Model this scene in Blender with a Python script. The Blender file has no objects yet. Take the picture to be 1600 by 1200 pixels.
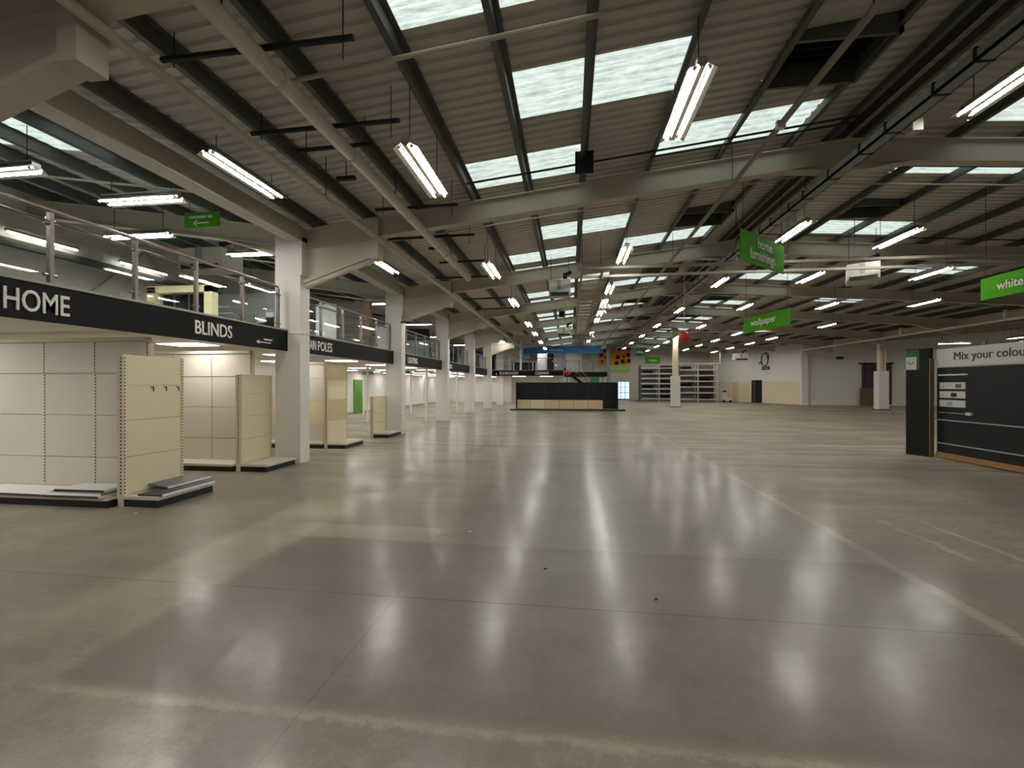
import bpy, math, random
from mathutils import Matrix, Vector
random.seed(7)
SC = bpy.context.scene
COL = SC.collection
R = math.radians

# ---------------------------------------------------------------- camera, world, exposure
F_PX, EYE, VPX, HOR = 690.0, 1.75, 891.0, 602.0
cam_d = bpy.data.cameras.new('camera')
cam_d.sensor_width = 36.0
cam_d.lens = F_PX / 1600 * 36
cam_d.shift_y = (HOR - 600) / 1600
cam_d.clip_start = .05
cam_d.clip_end = 300
cam = bpy.data.objects.new('camera', cam_d)
COL.objects.link(cam)
cam.location = (0, 0, EYE)
cam.rotation_euler = (R(90), 0, math.atan((VPX - 800) / F_PX))
SC.camera = cam

world = bpy.data.worlds.new('overcast_sky')
SC.world = world
world.use_nodes = True
bg = world.node_tree.nodes['Background']
bg.inputs['Color'].default_value = (.87, .96, .94, 1)
bg.inputs['Strength'].default_value = 1.25

SC.view_settings.view_transform = 'Standard'
SC.view_settings.look = 'None'
SC.view_settings.exposure = 0.55
SC.view_settings.gamma = 1.0
SC.view_settings.use_curve_mapping = False
SC.cycles.use_denoising = True
SC.cycles.max_bounces = 7
SC.cycles.adaptive_threshold = .03
SC.cycles.diffuse_bounces = 5
SC.cycles.transmission_bounces = 6
SC.cycles.transparent_max_bounces = 12
SC.cycles.sample_clamp_indirect = 6.0
TUBE_POWER = 62.0
PANEL_POWER = 7.5

# ---------------------------------------------------------------- materials
def s2l(c):
    return tuple(((v / 255) / 12.92 if v / 255 <= .04045 else ((v / 255 + .055) / 1.055) ** 2.4) for v in c)

MATS = {}
def mat(name, rgb, rough=.6, metal=0.0, noise=.0, scale=4.0, spec=.4, bump=0.0, emit=0.0):
    m = bpy.data.materials.new(name)
    m.use_nodes = True
    nt = m.node_tree
    b = nt.nodes['Principled BSDF']
    c = s2l(rgb)
    b.inputs['Base Color'].default_value = (*c, 1)
    b.inputs['Roughness'].default_value = rough
    b.inputs['Metallic'].default_value = metal
    b.inputs['Specular IOR Level'].default_value = spec
    if emit:
        b.inputs['Emission Color'].default_value = (*c, 1)
        b.inputs['Emission Strength'].default_value = emit
    if noise or bump:
        tc = nt.nodes.new('ShaderNodeTexCoord')
        n = nt.nodes.new('ShaderNodeTexNoise')
        n.inputs['Scale'].default_value = scale
        n.inputs['Detail'].default_value = 5
        nt.links.new(tc.outputs['Object'], n.inputs['Vector'])
        if noise:
            mx = nt.nodes.new('ShaderNodeMix')
            mx.data_type = 'RGBA'
            mx.inputs['A'].default_value = (*[v * (1 - noise) for v in c], 1)
            mx.inputs['B'].default_value = (*[min(1, v * (1 + noise)) for v in c], 1)
            nt.links.new(n.outputs['Fac'], mx.inputs['Factor'])
            nt.links.new(mx.outputs['Result'], b.inputs['Base Color'])
        if bump:
            bp = nt.nodes.new('ShaderNodeBump')
            bp.inputs['Strength'].default_value = bump
            bp.inputs['Distance'].default_value = .01
            nt.links.new(n.outputs['Fac'], bp.inputs['Height'])
            nt.links.new(bp.outputs['Normal'], b.inputs['Normal'])
    MATS[name] = m
    return m

mat('sheet', (205, 201, 193), .75, noise=.10, scale=1.2)
mat('sheet_wall', (204, 197, 186), .75, noise=.06, scale=1.0)
mat('purlin', (96, 98, 94), .5, .25, noise=.15, scale=3)
mat('ridge', (45, 44, 42), .8)
mat('steel_cream', (196, 188, 172), .6, noise=.05, scale=2)
mat('steel_grey', (150, 156, 156), .5, .2, noise=.08, scale=2)
mat('white_paint', (222, 218, 212), .55, noise=.03, scale=1.5)
mat('white_wall', (226, 223, 218), .7, noise=.04, scale=.6)
mat('cream_wall', (222, 206, 180), .7, noise=.04, scale=.8)
mat('white_ceiling', (228, 224, 218), .8, noise=.02, scale=1)
mat('black_board', (11, 10, 10), .6, noise=.2, scale=3, spec=.2)
mat('letter_white', (226, 222, 216), .7, spec=.2)
mat('letter_dark', (60, 62, 62), .6)
mat('cream_panel', (206, 200, 187), .5, noise=.03, scale=3)
mat('tan_panel', (222, 208, 176), .55, noise=.04, scale=3)
mat('tan_dark', (204, 186, 146), .55, noise=.05, scale=3)
mat('upright', (222, 204, 184), .5, noise=.03, scale=5)
mat('slot', (60, 48, 40), .8)
mat('plinth', (28, 29, 33), .45, noise=.2, scale=6)
mat('shelf_white', (232, 230, 226), .4)
mat('shelf_grey', (110, 112, 116), .5)
mat('shelf_edge', (62, 62, 66), .5)
mat('steel_post', (120, 114, 108), .35, .6)
mat('rail', (140, 128, 122), .3, .7)
mat('pipe_white', (196, 186, 170), .55, noise=.08, scale=4)
mat('pipe_grey', (150, 142, 134), .5, .1, noise=.08, scale=4)
mat('dark_metal', (46, 50, 50), .5, .3)
mat('black', (14, 14, 14), .6)
mat('lamp_body', (150, 146, 140), .5)
mat('lamp_reflector', (225, 225, 222), .14, 1.0)
mat('lamp_cap', (230, 205, 165), .6)
mat('heater', (205, 198, 188), .5)
mat('sign_green', (74, 146, 34), .8, spec=.1)
mat('green_dark', (24, 84, 50), .5)
mat('green_mid', (40, 130, 60), .5)
mat('lime', (160, 200, 90), .6)
mat('blue', (22, 104, 168), .45)
mat('red', (176, 34, 26), .4)
mat('booth_dark', (24, 25, 23), .6, noise=.1, scale=3, spec=.2)
mat('booth_blue', (25, 26, 29), .5, noise=.1, scale=2, spec=.25)
mat('wood', (150, 112, 66), .6, noise=.2, scale=6)
mat('wood_dark', (112, 92, 70), .6, noise=.15, scale=5)
mat('print_pale', (190, 190, 186), .5, noise=.15, scale=9)
mat('gondola_black', (20, 22, 25), .6, noise=.15, scale=2, spec=.25)
mat('plywood', (212, 190, 150), .6, noise=.08, scale=5)
mat('curtain', (78, 62, 74), .8)
mat('rack', (196, 196, 194), .5, .2, noise=.15, scale=3)
mat('rack_blue', (90, 104, 118), .5, .2)
mat('cardboard', (150, 136, 118), .8, noise=.2, scale=3)
mat('brick_dark', (96, 90, 84), .8)
mat('partition_grey', (150, 152, 152), .6)
mat('partition_white', (228, 228, 230), .55)
mat('green_door', (90, 140, 50), .5)
mat('orange', (226, 140, 50), .6, noise=.25, scale=1.0)
mat('seed_brown', (50, 22, 8), .8)
mat('yellow_cream', (232, 224, 180), .5)
mat('daylight', (196, 226, 250), .6, emit=.9)
mat('slim_tube', (255, 252, 243), .4, emit=14.0)
mat('tube', (255, 252, 243), .4, emit=TUBE_POWER)
mat('panel_light', (255, 253, 247), .4, emit=PANEL_POWER)

def glass(name, tint, alpha):
    m = bpy.data.materials.new(name)
    m.use_nodes = True
    nt = m.node_tree
    for n in list(nt.nodes):
        nt.nodes.remove(n)
    out = nt.nodes.new('ShaderNodeOutputMaterial')
    tr = nt.nodes.new('ShaderNodeBsdfTransparent')
    tr.inputs['Color'].default_value = (*tint, 1)
    gl = nt.nodes.new('ShaderNodeBsdfGlossy')
    gl.inputs['Roughness'].default_value = .02
    lw = nt.nodes.new('ShaderNodeLayerWeight')
    lw.inputs['Blend'].default_value = .5
    pw = nt.nodes.new('ShaderNodeMath'); pw.operation = 'POWER'; pw.inputs[1].default_value = 4.0
    nt.links.new(lw.outputs['Facing'], pw.inputs[0])
    fr = nt.nodes.new('ShaderNodeMath'); fr.operation = 'MULTIPLY_ADD'
    fr.inputs[1].default_value = .6; fr.inputs[2].default_value = .03
    nt.links.new(pw.outputs[0], fr.inputs[0])
    mx = nt.nodes.new('ShaderNodeMixShader')
    nt.links.new(fr.outputs[0], mx.inputs[0])
    nt.links.new(tr.outputs[0], mx.inputs[1])
    nt.links.new(gl.outputs[0], mx.inputs[2])
    nt.links.new(mx.outputs[0], out.inputs[0])
    MATS[name] = m
glass('glass', (.955, .97, .965), 0)

def skylight_mat():
    m = bpy.data.materials.new('skylight')
    m.use_nodes = True
    nt = m.node_tree
    for n in list(nt.nodes):
        nt.nodes.remove(n)
    out = nt.nodes.new('ShaderNodeOutputMaterial')
    tl = nt.nodes.new('ShaderNodeBsdfTranslucent')
    df = nt.nodes.new('ShaderNodeBsdfDiffuse')
    df.inputs['Color'].default_value = (.45, .47, .45, 1)
    mx = nt.nodes.new('ShaderNodeMixShader')
    mx.inputs[0].default_value = .25
    tc = nt.nodes.new('ShaderNodeTexCoord')
    n = nt.nodes.new('ShaderNodeTexNoise')
    n.inputs['Scale'].default_value = 14
    n.inputs['Detail'].default_value = 6
    n.inputs['Roughness'].default_value = .75
    rp = nt.nodes.new('ShaderNodeValToRGB')
    rp.color_ramp.elements[0].position = .30
    rp.color_ramp.elements[0].color = (.40, .42, .36, 1)
    rp.color_ramp.elements[1].position = .58
    rp.color_ramp.elements[1].color = (.80, .84, .80, 1)
    mp = nt.nodes.new('ShaderNodeMapping'); mp.inputs['Scale'].default_value = (.22, 1.3, 1)
    nt.links.new(tc.outputs['Object'], mp.inputs['Vector'])
    nt.links.new(mp.outputs[0], n.inputs['Vector'])
    nt.links.new(n.outputs['Fac'], rp.inputs[0])
    nt.links.new(rp.outputs[0], tl.inputs['Color'])
    nt.links.new(tl.outputs[0], mx.inputs[1])
    nt.links.new(df.outputs[0], mx.inputs[2])
    nt.links.new(mx.outputs[0], out.inputs[0])
    MATS['skylight'] = m
skylight_mat()

def floor_mat():
    m = bpy.data.materials.new('concrete')
    m.use_nodes = True
    nt = m.node_tree
    N, L = nt.nodes.new, nt.links.new
    b = nt.nodes['Principled BSDF']
    tc = N('ShaderNodeTexCoord')
    sx = N('ShaderNodeSeparateXYZ')
    L(tc.outputs['Object'], sx.inputs[0])
    def mth(op, a, bb=None, c=None, clamp=False):
        n = N('ShaderNodeMath'); n.operation = op; n.use_clamp = clamp
        for i, v in enumerate((a, bb, c)):
            if v is None: continue
            if isinstance(v, (int, float)): n.inputs[i].default_value = v
            else: L(v, n.inputs[i])
        return n.outputs[0]
    def noise(scale, detail=6, rough=.6, vec=None):
        n = N('ShaderNodeTexNoise')
        n.inputs['Scale'].default_value = scale
        n.inputs['Detail'].default_value = detail
        n.inputs['Roughness'].default_value = rough
        L(vec if vec else tc.outputs['Object'], n.inputs['Vector'])
        return n.outputs['Fac']
    wob = noise(1.6, 4)
    fine = noise(9, 6, .7)
    X = mth('ADD', sx.outputs[0], mth('MULTIPLY', mth('SUBTRACT', wob, .5), .16))
    Y = mth('ADD', sx.outputs[1], mth('MULTIPLY', mth('SUBTRACT', fine, .5), .14))
    def step(v, at, soft):            # 0 -> 1 across `at`
        n = N('ShaderNodeMapRange'); n.interpolation_type = 'SMOOTHSTEP'
        L(v, n.inputs['Value'])
        n.inputs['From Min'].default_value = at - soft
        n.inputs['From Max'].default_value = at + soft
        return n.outputs[0]
    def band(v, a, c, soft):
        return mth('MULTIPLY', step(v, a, soft), mth('SUBTRACT', 1.0, step(v, c, soft)))
    def AND(*a):
        r = a[0]
        for q in a[1:]: r = mth('MULTIPLY', r, q)
        return r
    big = noise(.35, 5, .55)
    mid = noise(1.1, 6, .6)
    mp = N('ShaderNodeMapping'); mp.inputs['Scale'].default_value = (.22, 2.4, 1)
    L(tc.outputs['Object'], mp.inputs['Vector'])
    sweep = noise(1.0, 6, .65, mp.outputs[0])          # worn marks across the aisle
    val = mth('ADD', mth('MULTIPLY', mth('SUBTRACT', big, .5), .55), mth('MULTIPLY', mth('SUBTRACT', mid, .5), .50))
    val = mth('ADD', val, mth('MULTIPLY', mth('SUBTRACT', fine, .5), .42))
    val = mth('ADD', val, mth('MULTIPLY', mth('SUBTRACT', noise(38, 5, .7), .5), .22))
    farm = step(sx.outputs[1], 9.5, 4.0)
    val = mth('ADD', val, mth('MULTIPLY', mth('SUBTRACT', sweep, .40), mth('ADD', .22, mth('MULTIPLY', farm, .95))))
    # sealed darker slab in the middle aisle, paler worn borders round it
    val = mth('SUBTRACT', val, mth('MULTIPLY', AND(band(X, -3.05, 3.0, .10), band(Y, 2.25, 4.75, .05)), .17))
    val = mth('SUBTRACT', val, mth('MULTIPLY', AND(band(X, -1.5, 3.0, .25), band(Y, 4.7, 12.0, .5)), .14))
    val = mth('ADD', val, mth('MULTIPLY', AND(band(X, -3.95, -3.05, .12), band(Y, 3.0, 6.3, .5)), .16))
    val = mth('ADD', val, mth('MULTIPLY', AND(band(X, -3.4, -1.45, .2), band(Y, 4.78, 5.25, .06)), .14))
    pale = AND(band(X, 3.02, 3.14, .03), band(Y, -3, 22, .5))
    pale = mth('ADD', pale, AND(band(Y, 2.16, 2.21, .03), band(X, -3.1, 2.2, .3)))
    pale = mth('ADD', pale, AND(band(X, 3.94, 4.03, .02), band(Y, 4.95, 6.3, .05)))
    pale = mth('ADD', pale, AND(band(X, 4.45, 4.51, .02), band(Y, 4.4, 6.3, .05)))
    pale = mth('MULTIPLY', pale, mth('MULTIPLY', mid, .27))
    val = mth('ADD', val, pale)
    def line(v, at, w):
        return mth('LESS_THAN', mth('ABSOLUTE', mth('SUBTRACT', v, at)), w)
    def lines(v, off, per, w):
        return mth('LESS_THAN', mth('ABSOLUTE', mth('SUBTRACT', mth('MODULO', mth('ADD', v, per * 100 - off + per / 2), per), per / 2)), w)
    joint = mth('MAXIMUM', lines(sx.outputs[1], 3.5, 6.0, .005), mth('MULTIPLY', lines(sx.outputs[0], -1.43, 4.6, .004), .6))
    val = mth('SUBTRACT', val, mth('MULTIPLY', joint, .30))
    rp = N('ShaderNodeValToRGB')
    e = rp.color_ramp.elements
    e[0].position = 0.0; e[0].color = (*s2l((58, 50, 42)), 1)
    e[1].position = 1.0; e[1].color = (*s2l((190, 176, 154)), 1)
    k = e.new(.5); k.color = (*s2l((119, 109, 96)), 1)
    L(mth('ADD', val, .5, clamp=True), rp.inputs[0])
    L(rp.outputs[0], b.inputs['Base Color'])
    rg = mth('ADD', .31, mth('MULTIPLY', mth('SUBTRACT', mid, .5), .34))
    rg = mth('ADD', rg, mth('MULTIPLY', mth('SUBTRACT', fine, .5), .20))
    rg = mth('ADD', rg, mth('MULTIPLY', mth('SUBTRACT', 1.0, band(sx.outputs[0], -5.5, 3.0, .6)), .14), clamp=True)
    rg = mth('MAXIMUM', mth('ADD', rg, .12), .30)
    L(rg, b.inputs['Roughness'])
    b.inputs['Specular IOR Level'].default_value = .4
    seal = AND(band(sx.outputs[0], -5.6, 3.1, .8), mth('MULTIPLY_ADD', mid, 1.7, -.28, clamp=True), mth('MULTIPLY_ADD', fine, 2.6, -.65, clamp=True))
    seal = mth('ADD', mth('MULTIPLY', seal, 1.1), .05, clamp=True)
    L(seal, b.inputs['Coat Weight'])
    b.inputs['Coat Roughness'].default_value = .2
    b.inputs['Coat IOR'].default_value = 1.6
    bp = N('ShaderNodeBump'); bp.inputs['Strength'].default_value = .05; bp.inputs['Distance'].default_value = .02
    L(noise(3.0, 5), bp.inputs['Height'])
    L(bp.outputs[0], b.inputs['Normal'])
    MATS['concrete'] = m
floor_mat()

# ---------------------------------------------------------------- builders
ORIG = {}
class B:
    """collects shapes given in world coordinates; build() makes them one mesh object"""
    def __init__(s):
        s.v, s.f = [], []
    def add(s, vs, fs):
        o = len(s.v)
        s.v += [tuple(p) for p in vs]
        s.f += [tuple(i + o for i in f) for f in fs]
        return s
    def box(s, x0, x1, y0, y1, z0, z1):
        x0, x1 = min(x0, x1), max(x0, x1); y0, y1 = min(y0, y1), max(y0, y1); z0, z1 = min(z0, z1), max(z0, z1)
        return s.add([(x0, y0, z0), (x1, y0, z0), (x1, y1, z0), (x0, y1, z0), (x0, y0, z1), (x1, y0, z1), (x1, y1, z1), (x0, y1, z1)],
                     [(0, 3, 2, 1), (4, 5, 6, 7), (0, 1, 5, 4), (1, 2, 6, 5), (2, 3, 7, 6), (3, 0, 4, 7)])
    def prism(s, poly, axis, a, b):
        """poly in the two other axes, extruded along axis from a to b"""
        n = len(poly)
        def P(p, t):
            return {'x': (t, p[0], p[1]), 'y': (p[0], t, p[1]), 'z': (p[0], p[1], t)}[axis]
        vs = [P(p, a) for p in poly] + [P(p, b) for p in poly]
        fs = [tuple(range(n - 1, -1, -1)), tuple(range(n, 2 * n))]
        fs += [(i, (i + 1) % n, n + (i + 1) % n, n + i) for i in range(n)]
        return s.add(vs, fs)
    def tube(s, p, q, r, n=10, r2=None):
        p, q = Vector(p), Vector(q); r2 = r if r2 is None else r2
        d = (q - p).normalized()
        u = d.orthogonal().normalized(); w = d.cross(u)
        vs = []
        for c, rr in ((p, r), (q, r2)):
            vs += [c + u * rr * math.cos(2 * math.pi * i / n) + w * rr * math.sin(2 * math.pi * i / n) for i in range(n)]
        fs = [tuple(range(n - 1, -1, -1)), tuple(range(n, 2 * n))] + [(i, (i + 1) % n, n + (i + 1) % n, n + i) for i in range(n)]
        return s.add(vs, fs)
    def path(s, pts, r, n=8):
        for a, b in zip(pts[:-1], pts[1:]):
            s.tube(a, b, r, n)
        return s
    def ball(s, c, r, n=16, m=10, sz=1.0):
        vs = [(c[0], c[1], c[2] + r * sz)]
        for j in range(1, m):
            t = math.pi * j / m
            vs += [(c[0] + r * math.sin(t) * math.cos(2 * math.pi * i / n), c[1] + r * math.sin(t) * math.sin(2 * math.pi * i / n), c[2] + r * sz * math.cos(t)) for i in range(n)]
        vs.append((c[0], c[1], c[2] - r * sz))
        fs = [(0, 1 + i, 1 + (i + 1) % n) for i in range(n)]
        for j in range(m - 2):
            a = 1 + j * n
            fs += [(a + i, a + n + i, a + n + (i + 1) % n, a + (i + 1) % n) for i in range(n)]
        a = 1 + (m - 2) * n
        fs += [(len(vs) - 1, a + (i + 1) % n, a + i) for i in range(n)]
        return s.add(vs, fs)
    def xf(s, M):
        s.v = [tuple(M @ Vector(p)) for p in s.v]
        return s
    def build(s, name, material, parent=None, base=None, smooth=False):
        if parent is not None:
            o0 = ORIG[parent.name]
        elif base is not None:
            o0 = Vector(base)
        else:
            xs = [p[0] for p in s.v]; ys = [p[1] for p in s.v]; zs = [p[2] for p in s.v]
            o0 = Vector(((min(xs) + max(xs)) / 2, (min(ys) + max(ys)) / 2, min(zs)))
        me = bpy.data.meshes.new(name)
        me.from_pydata([tuple(Vector(p) - o0) for p in s.v], [], s.f)
        me.materials.append(MATS[material])
        if smooth:
            me.polygons.foreach_set('use_smooth', [True] * len(me.polygons))
        me.update()
        o = bpy.data.objects.new(name, me)
        COL.objects.link(o)
        if parent is not None:
            o.parent = parent
        else:
            o.location = o0
        ORIG[o.name] = o0
        return o

def bx(*a):
    return B().box(*a)

def tag(o, label, cat, group=None):
    o['label'] = label
    o['category'] = cat
    if group: o['group'] = group
    return o

def thing(name, loc, label=None, cat=None, group=None):
    o = bpy.data.objects.new(name, None)
    o.empty_display_size = .2
    COL.objects.link(o)
    o.location = loc
    ORIG[o.name] = Vector(loc)
    if label: tag(o, label, cat, group)
    return o

def struct(o, label=None):
    o['kind'] = 'structure'
    if label: o['label'] = label
    return o

def dup(o, loc, rz=0.0, label=None, group=None):
    r = o.copy(); COL.objects.link(r)
    r.location = loc; r.rotation_euler = (0, 0, rz)
    if label: r['label'] = label
    if group: r['group'] = group
    for ch in list(o.children):
        c = ch.copy(); COL.objects.link(c); c.parent = r
        for g in ch.children:
            d = g.copy(); COL.objects.link(d); d.parent = c
    return r

def text(body, pos, size, rz, material, parent, xs=1.0, depth=.006, bold=.0, align='LEFT', name='lettering', width=None):
    """flat cut-out lettering; reads along (cos rz, sin rz), stands upright, left/bottom corner at pos"""
    cu = bpy.data.curves.new('t', 'FONT')
    cu.body = body
    cu.size = size
    cu.extrude = depth
    cu.offset = bold
    cu.align_x = align
    cu.resolution_u = 3
    ob = bpy.data.objects.new('t', cu)
    COL.objects.link(ob)
    dg = bpy.context.evaluated_depsgraph_get()
    dg.update()
    me = bpy.data.meshes.new_from_object(ob.evaluated_get(dg))
    bpy.data.objects.remove(ob)
    bpy.data.curves.remove(cu)
    if width:
        ux = [v.co.x for v in me.vertices]
        xs = width / (max(ux) - min(ux))
    M = Matrix.Translation(Vector(pos) - ORIG[parent.name]) @ Matrix.Rotation(rz, 4, 'Z') @ Matrix.Rotation(R(90), 4, 'X') @ Matrix.Diagonal((xs, 1, 1, 1))
    me.transform(M)
    me.materials.clear()
    me.materials.append(MATS[material])
    me.name = name
    o = bpy.data.objects.new(name, me)
    COL.objects.link(o)
    o.parent = parent
    ORIG[o.name] = ORIG[parent.name]
    return o

ORD = ['first', 'second', 'third', 'fourth', 'fifth', 'sixth', 'seventh', 'eighth', 'ninth', 'tenth', 'eleventh', 'twelfth', 'thirteenth', 'fourteenth', 'fifteenth', 'sixteenth']

# ---------------------------------------------------------------- the shell
XL, XV, XR, XV2, XE = -13.5, -6.0, 5.3, 21.5, 36.0     # outer wall, valley, ridge, right valley, far right wall
YN, YF = -8.6, 54.0
def zs(x):                                               # underside of the roof sheets
    if x < XV: return 5.5 + .15 * (XV - x)
    if x < XR: return 5.5 + .11 * (x - XV)
    if x < XV2: return 6.743 - .07 * (x - XR)
    return 5.609 + .09 * (x - XV2)

fl = bx(XL, XE, YN, YF, -.3, 0).build('floor', 'concrete', base=(0, 0, 0))
struct(fl, 'grey polished concrete floor with saw-cut joints and worn patches')

FRAMES = [3.4 + 6 * n for n in range(-1, 9)]             # portal frames
ceil = thing('ceiling', (0, 0, 0))
struct(ceil, 'underside of the pitched metal roof with purlins, rafters and skylights')

PITCH = .2
def ribs(x0, x1, y0, y1, out):
    """trapezoid-ribbed sheet over the rectangle, ribs running along x"""
    ys = [(y0, 0.0)]
    k = math.floor(y0 / PITCH)
    while k * PITCH < y1:
        for off, h in ((.0, 0), (.10, 0), (.125, .035), (.175, .035)):
            y = k * PITCH + off
            if y0 + .002 < y < y1 - .002:
                ys.append((y, h))
        k += 1
    ys.append((y1, 0.0))
    vs = []
    for y, h in ys:
        vs += [(x0, y, zs(x0) + h), (x1, y, zs(x1) + h)]
    eps = 1e-4
    za, zb = zs(x0 + eps), zs(x1 - eps)
    vs = []
    for y, h in ys:
        vs += [(x0, y, za + h), (x1, y, zb + h)]
    out.add(vs, [(2 * i, 2 * i + 1, 2 * i + 3, 2 * i + 2) for i in range(len(ys) - 1)])

SLOPES = [
    # purlin lines, openings (x interval index pair, y offset range) in each bay
    dict(x=(XL, XV), p=[-12.7, -11.5, -10.3, -9.1, -7.8, -6.6],
         sky=[(-10.3, -9.1, 2.3, 3.35), (-9.1, -7.8, 2.3, 3.35), (-7.8, -6.6, 2.3, 3.35)], vent=[]),
    dict(x=(XV, XR), p=[-5.7, -4.5, -3.3, -2.05, -.87, .26, 1.6, 2.97, 4.3, 5.05],
         sky=[(-2.05, -.87, .55, 1.6), (-.87, .26, .55, 1.6), (-.87, .26, 2.65, 3.72), (.26, 1.6, 2.65, 3.72),
              (-2.05, -.87, 4.8, 5.85), (-.87, .26, 4.8, 5.85), (1.6, 2.97, 4.75, 5.75), (2.97, 4.3, 4.75, 5.75)],
         vent=[(2.97, 4.3, 2.95, 3.95)]),
    dict(x=(XR, XV2), p=[5.6, 6.1, 7.25, 8.45, 9.75, 11.0, 12.25, 13.5, 14.75, 16.0, 17.25, 18.5, 19.75, 21.0],
         sky=[(7.25, 8.45, .9, 1.75), (8.45, 9.75, .9, 1.75), (7.25, 8.45, 4.65, 5.75), (8.45, 9.75, 4.65, 5.75),
              (12.25, 13.5, 2.8, 3.9), (13.5, 14.75, 2.8, 3.9)],
         vent=[(7.25, 8.45, 3.1, 4.0)]),
    dict(x=(XV2, XE), p=[22.5, 24.5, 26.5, 28.5, 30.5, 32.5, 34.5], sky=[], vent=[]),
]
bays = list(zip([YN] + FRAMES, FRAMES + [YF]))
for si, S in enumerate(SLOPES):
    cuts = [S['x'][0]] + S['p'] + [S['x'][1]]
    for bi, (ya, yb) in enumerate(bays):
        out = B()
        regular = abs((yb - ya) - 6) < .01
        for xa, xb in zip(cuts[:-1], cuts[1:]):
            holes = []
            if regular:
                holes = sorted((ya + a, ya + b) for (p, q, a, b) in S['sky'] + S['vent'] if abs(p - xa) < .01 and abs(q - xb) < .01)
            y = ya
            for a, b in holes:
                ribs(xa, xb, y, a, out)
                y = b
            ribs(xa, xb, y, yb, out)
        out.build('roof_sheet', 'sheet', ceil)
        if not regular: continue
        for (p, q, a, b) in S['sky']:
            k = B(); ribs(p, q, ya + a, ya + b, k)
            k.build('skylight_panel', 'skylight', ceil)
        for (p, q, a, b) in S['vent']:
            z0, z1 = zs(p + 1e-4), zs(q - 1e-4)
            zm = min(z0, z1)
            k = B()
            k.box(p, q, ya + a, ya + a + .05, zm - .14, zm + .35).box(p, q, ya + b - .05, ya + b, zm - .14, zm + .35)
            k.box(p, p + .05, ya + a, ya + b, zm - .14, zm + .35).box(q - .05, q, ya + a, ya + b, zm - .14, zm + .35)
            vf = k.build('smoke_vent', 'purlin', ceil)
            k = bx(p, q, ya + a, ya + b, zm + .35, zm + .4)
            for j in range(6):
                y = ya + a + .1 + j * (b - a - .15) / 6
                k.box(p + .05, q - .05, y, y + .02, zm + .12, zm + .3)
            k.build('vent_louvre', 'black', vf)
    for x in S['p']:
        z = zs(x) - .005
        w = .075
        k = B().box(x - .006, x + .006, YN, YF, z - .2, z)
        k.box(x - w, x, YN, YF, z - .205, z - .195).box(x, x + w, YN, YF, z - .008, z)
        k.box(x - w, x - w + .006, YN, YF, z - .195, z - .17)
        k.build('purlin', 'purlin', ceil)
bx(XR - .16, XR + .16, YN, YF, 6.70, 6.73).build('ridge_cap', 'ridge', ceil)

def rafter_poly(x0, x1, dz0, dz1):
    return [(x0, zs(x0 + (1e-4 if x1 > x0 else -1e-4)) - dz1), (x1, zs(x1 - (1e-4 if x1 > x0 else -1e-4)) - dz1),
            (x1, zs(x1 - (1e-4 if x1 > x0 else -1e-4)) - dz0), (x0, zs(x0 + (1e-4 if x1 > x0 else -1e-4)) - dz0)]
for fy in FRAMES:
    for (x0, x1, nm) in ((XV + .02, XR, 'rafter'), (XR, XV2, 'rafter'), (XL, XV - .02, 'rafter'), (XV2, XE, 'rafter')):
        k = B()
        k.prism(rafter_poly(x0, x1, .22, .64), 'y', fy - .012, fy + .012)
        k.prism(rafter_poly(x0, x1, .215, .235), 'y', fy - .11, fy + .11)
        k.prism(rafter_poly(x0, x1, .63, .65), 'y', fy - .11, fy + .11)
        rf = k.build(nm, 'steel_cream', ceil)
        if x0 > XV and x0 < 0:          # haunch at the white column and its end stiffener
            k = B()
            k.prism([(-5.98, 4.14), (-4.27, 4.70), (-4.27, zs(-4.27) - .62), (-5.98, zs(-5.98) - .62)], 'y', fy - .012, fy + .012)
            k.prism([(-5.98, 4.05), (-4.22, 4.63), (-4.22, 4.70), (-5.98, 4.13)], 'y', fy - .13, fy + .13)
            k.build('haunch', 'steel_cream', rf)
            bx(-4.40, -4.2, fy - .135, fy + .135, 4.55, zs(-4.3) - .25).build('stiffener', 'steel_cream', rf)
            if abs(fy - 9.4) < .1:
                B().tube((-5.93, fy - .1, 3.98), (-4.32, fy - .1, 4.52), .06, 12).build('knee_tube', 'steel_cream', rf, smooth=True)
            k = B()                      # apex haunch
            k.prism([(4.2, zs(4.2) - .64), (4.9, 5.93), (5.7, 5.93), (6.4, zs(6.4) - .64)], 'y', fy - .012, fy + .012)
            k.prism([(4.2, zs(4.2) - .66), (4.9, 5.91), (5.7, 5.91), (6.4, zs(6.4) - .66), (6.4, zs(6.4) - .64), (5.7, 5.93), (4.9, 5.93), (4.2, zs(4.2) - .64)], 'y', fy - .11, fy + .11)
            k.build('apex_haunch', 'steel_cream', rf)
        if x0 == XL:
            k = B()
            k.prism([(-6.6, 4.75), (-8.0, zs(-8.0) - .63), (-6.6, zs(-6.6) - .63)], 'y', fy - .012, fy + .012)
            k.prism([(-6.6, 4.7), (-8.05, zs(-8.05) - .66), (-8.0, zs(-8.0) - .63), (-6.6, 4.75)], 'y', fy - .11, fy + .11)
            k.build('haunch', 'steel_cream', rf)
        if x0 == XR:
            k = B()
            k.prism([(19.0, zs(19.0) - .64), (21.4, 4.5), (21.4, zs(21.4) - .64)], 'y', fy - .012, fy + .012)
            k.prism([(19.0, zs(19.0) - .66), (21.4, 4.46), (21.4, 4.5), (19.0, zs(19.0) - .63)], 'y', fy - .11, fy + .11)
            k.build('haunch', 'steel_cream', rf)
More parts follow.
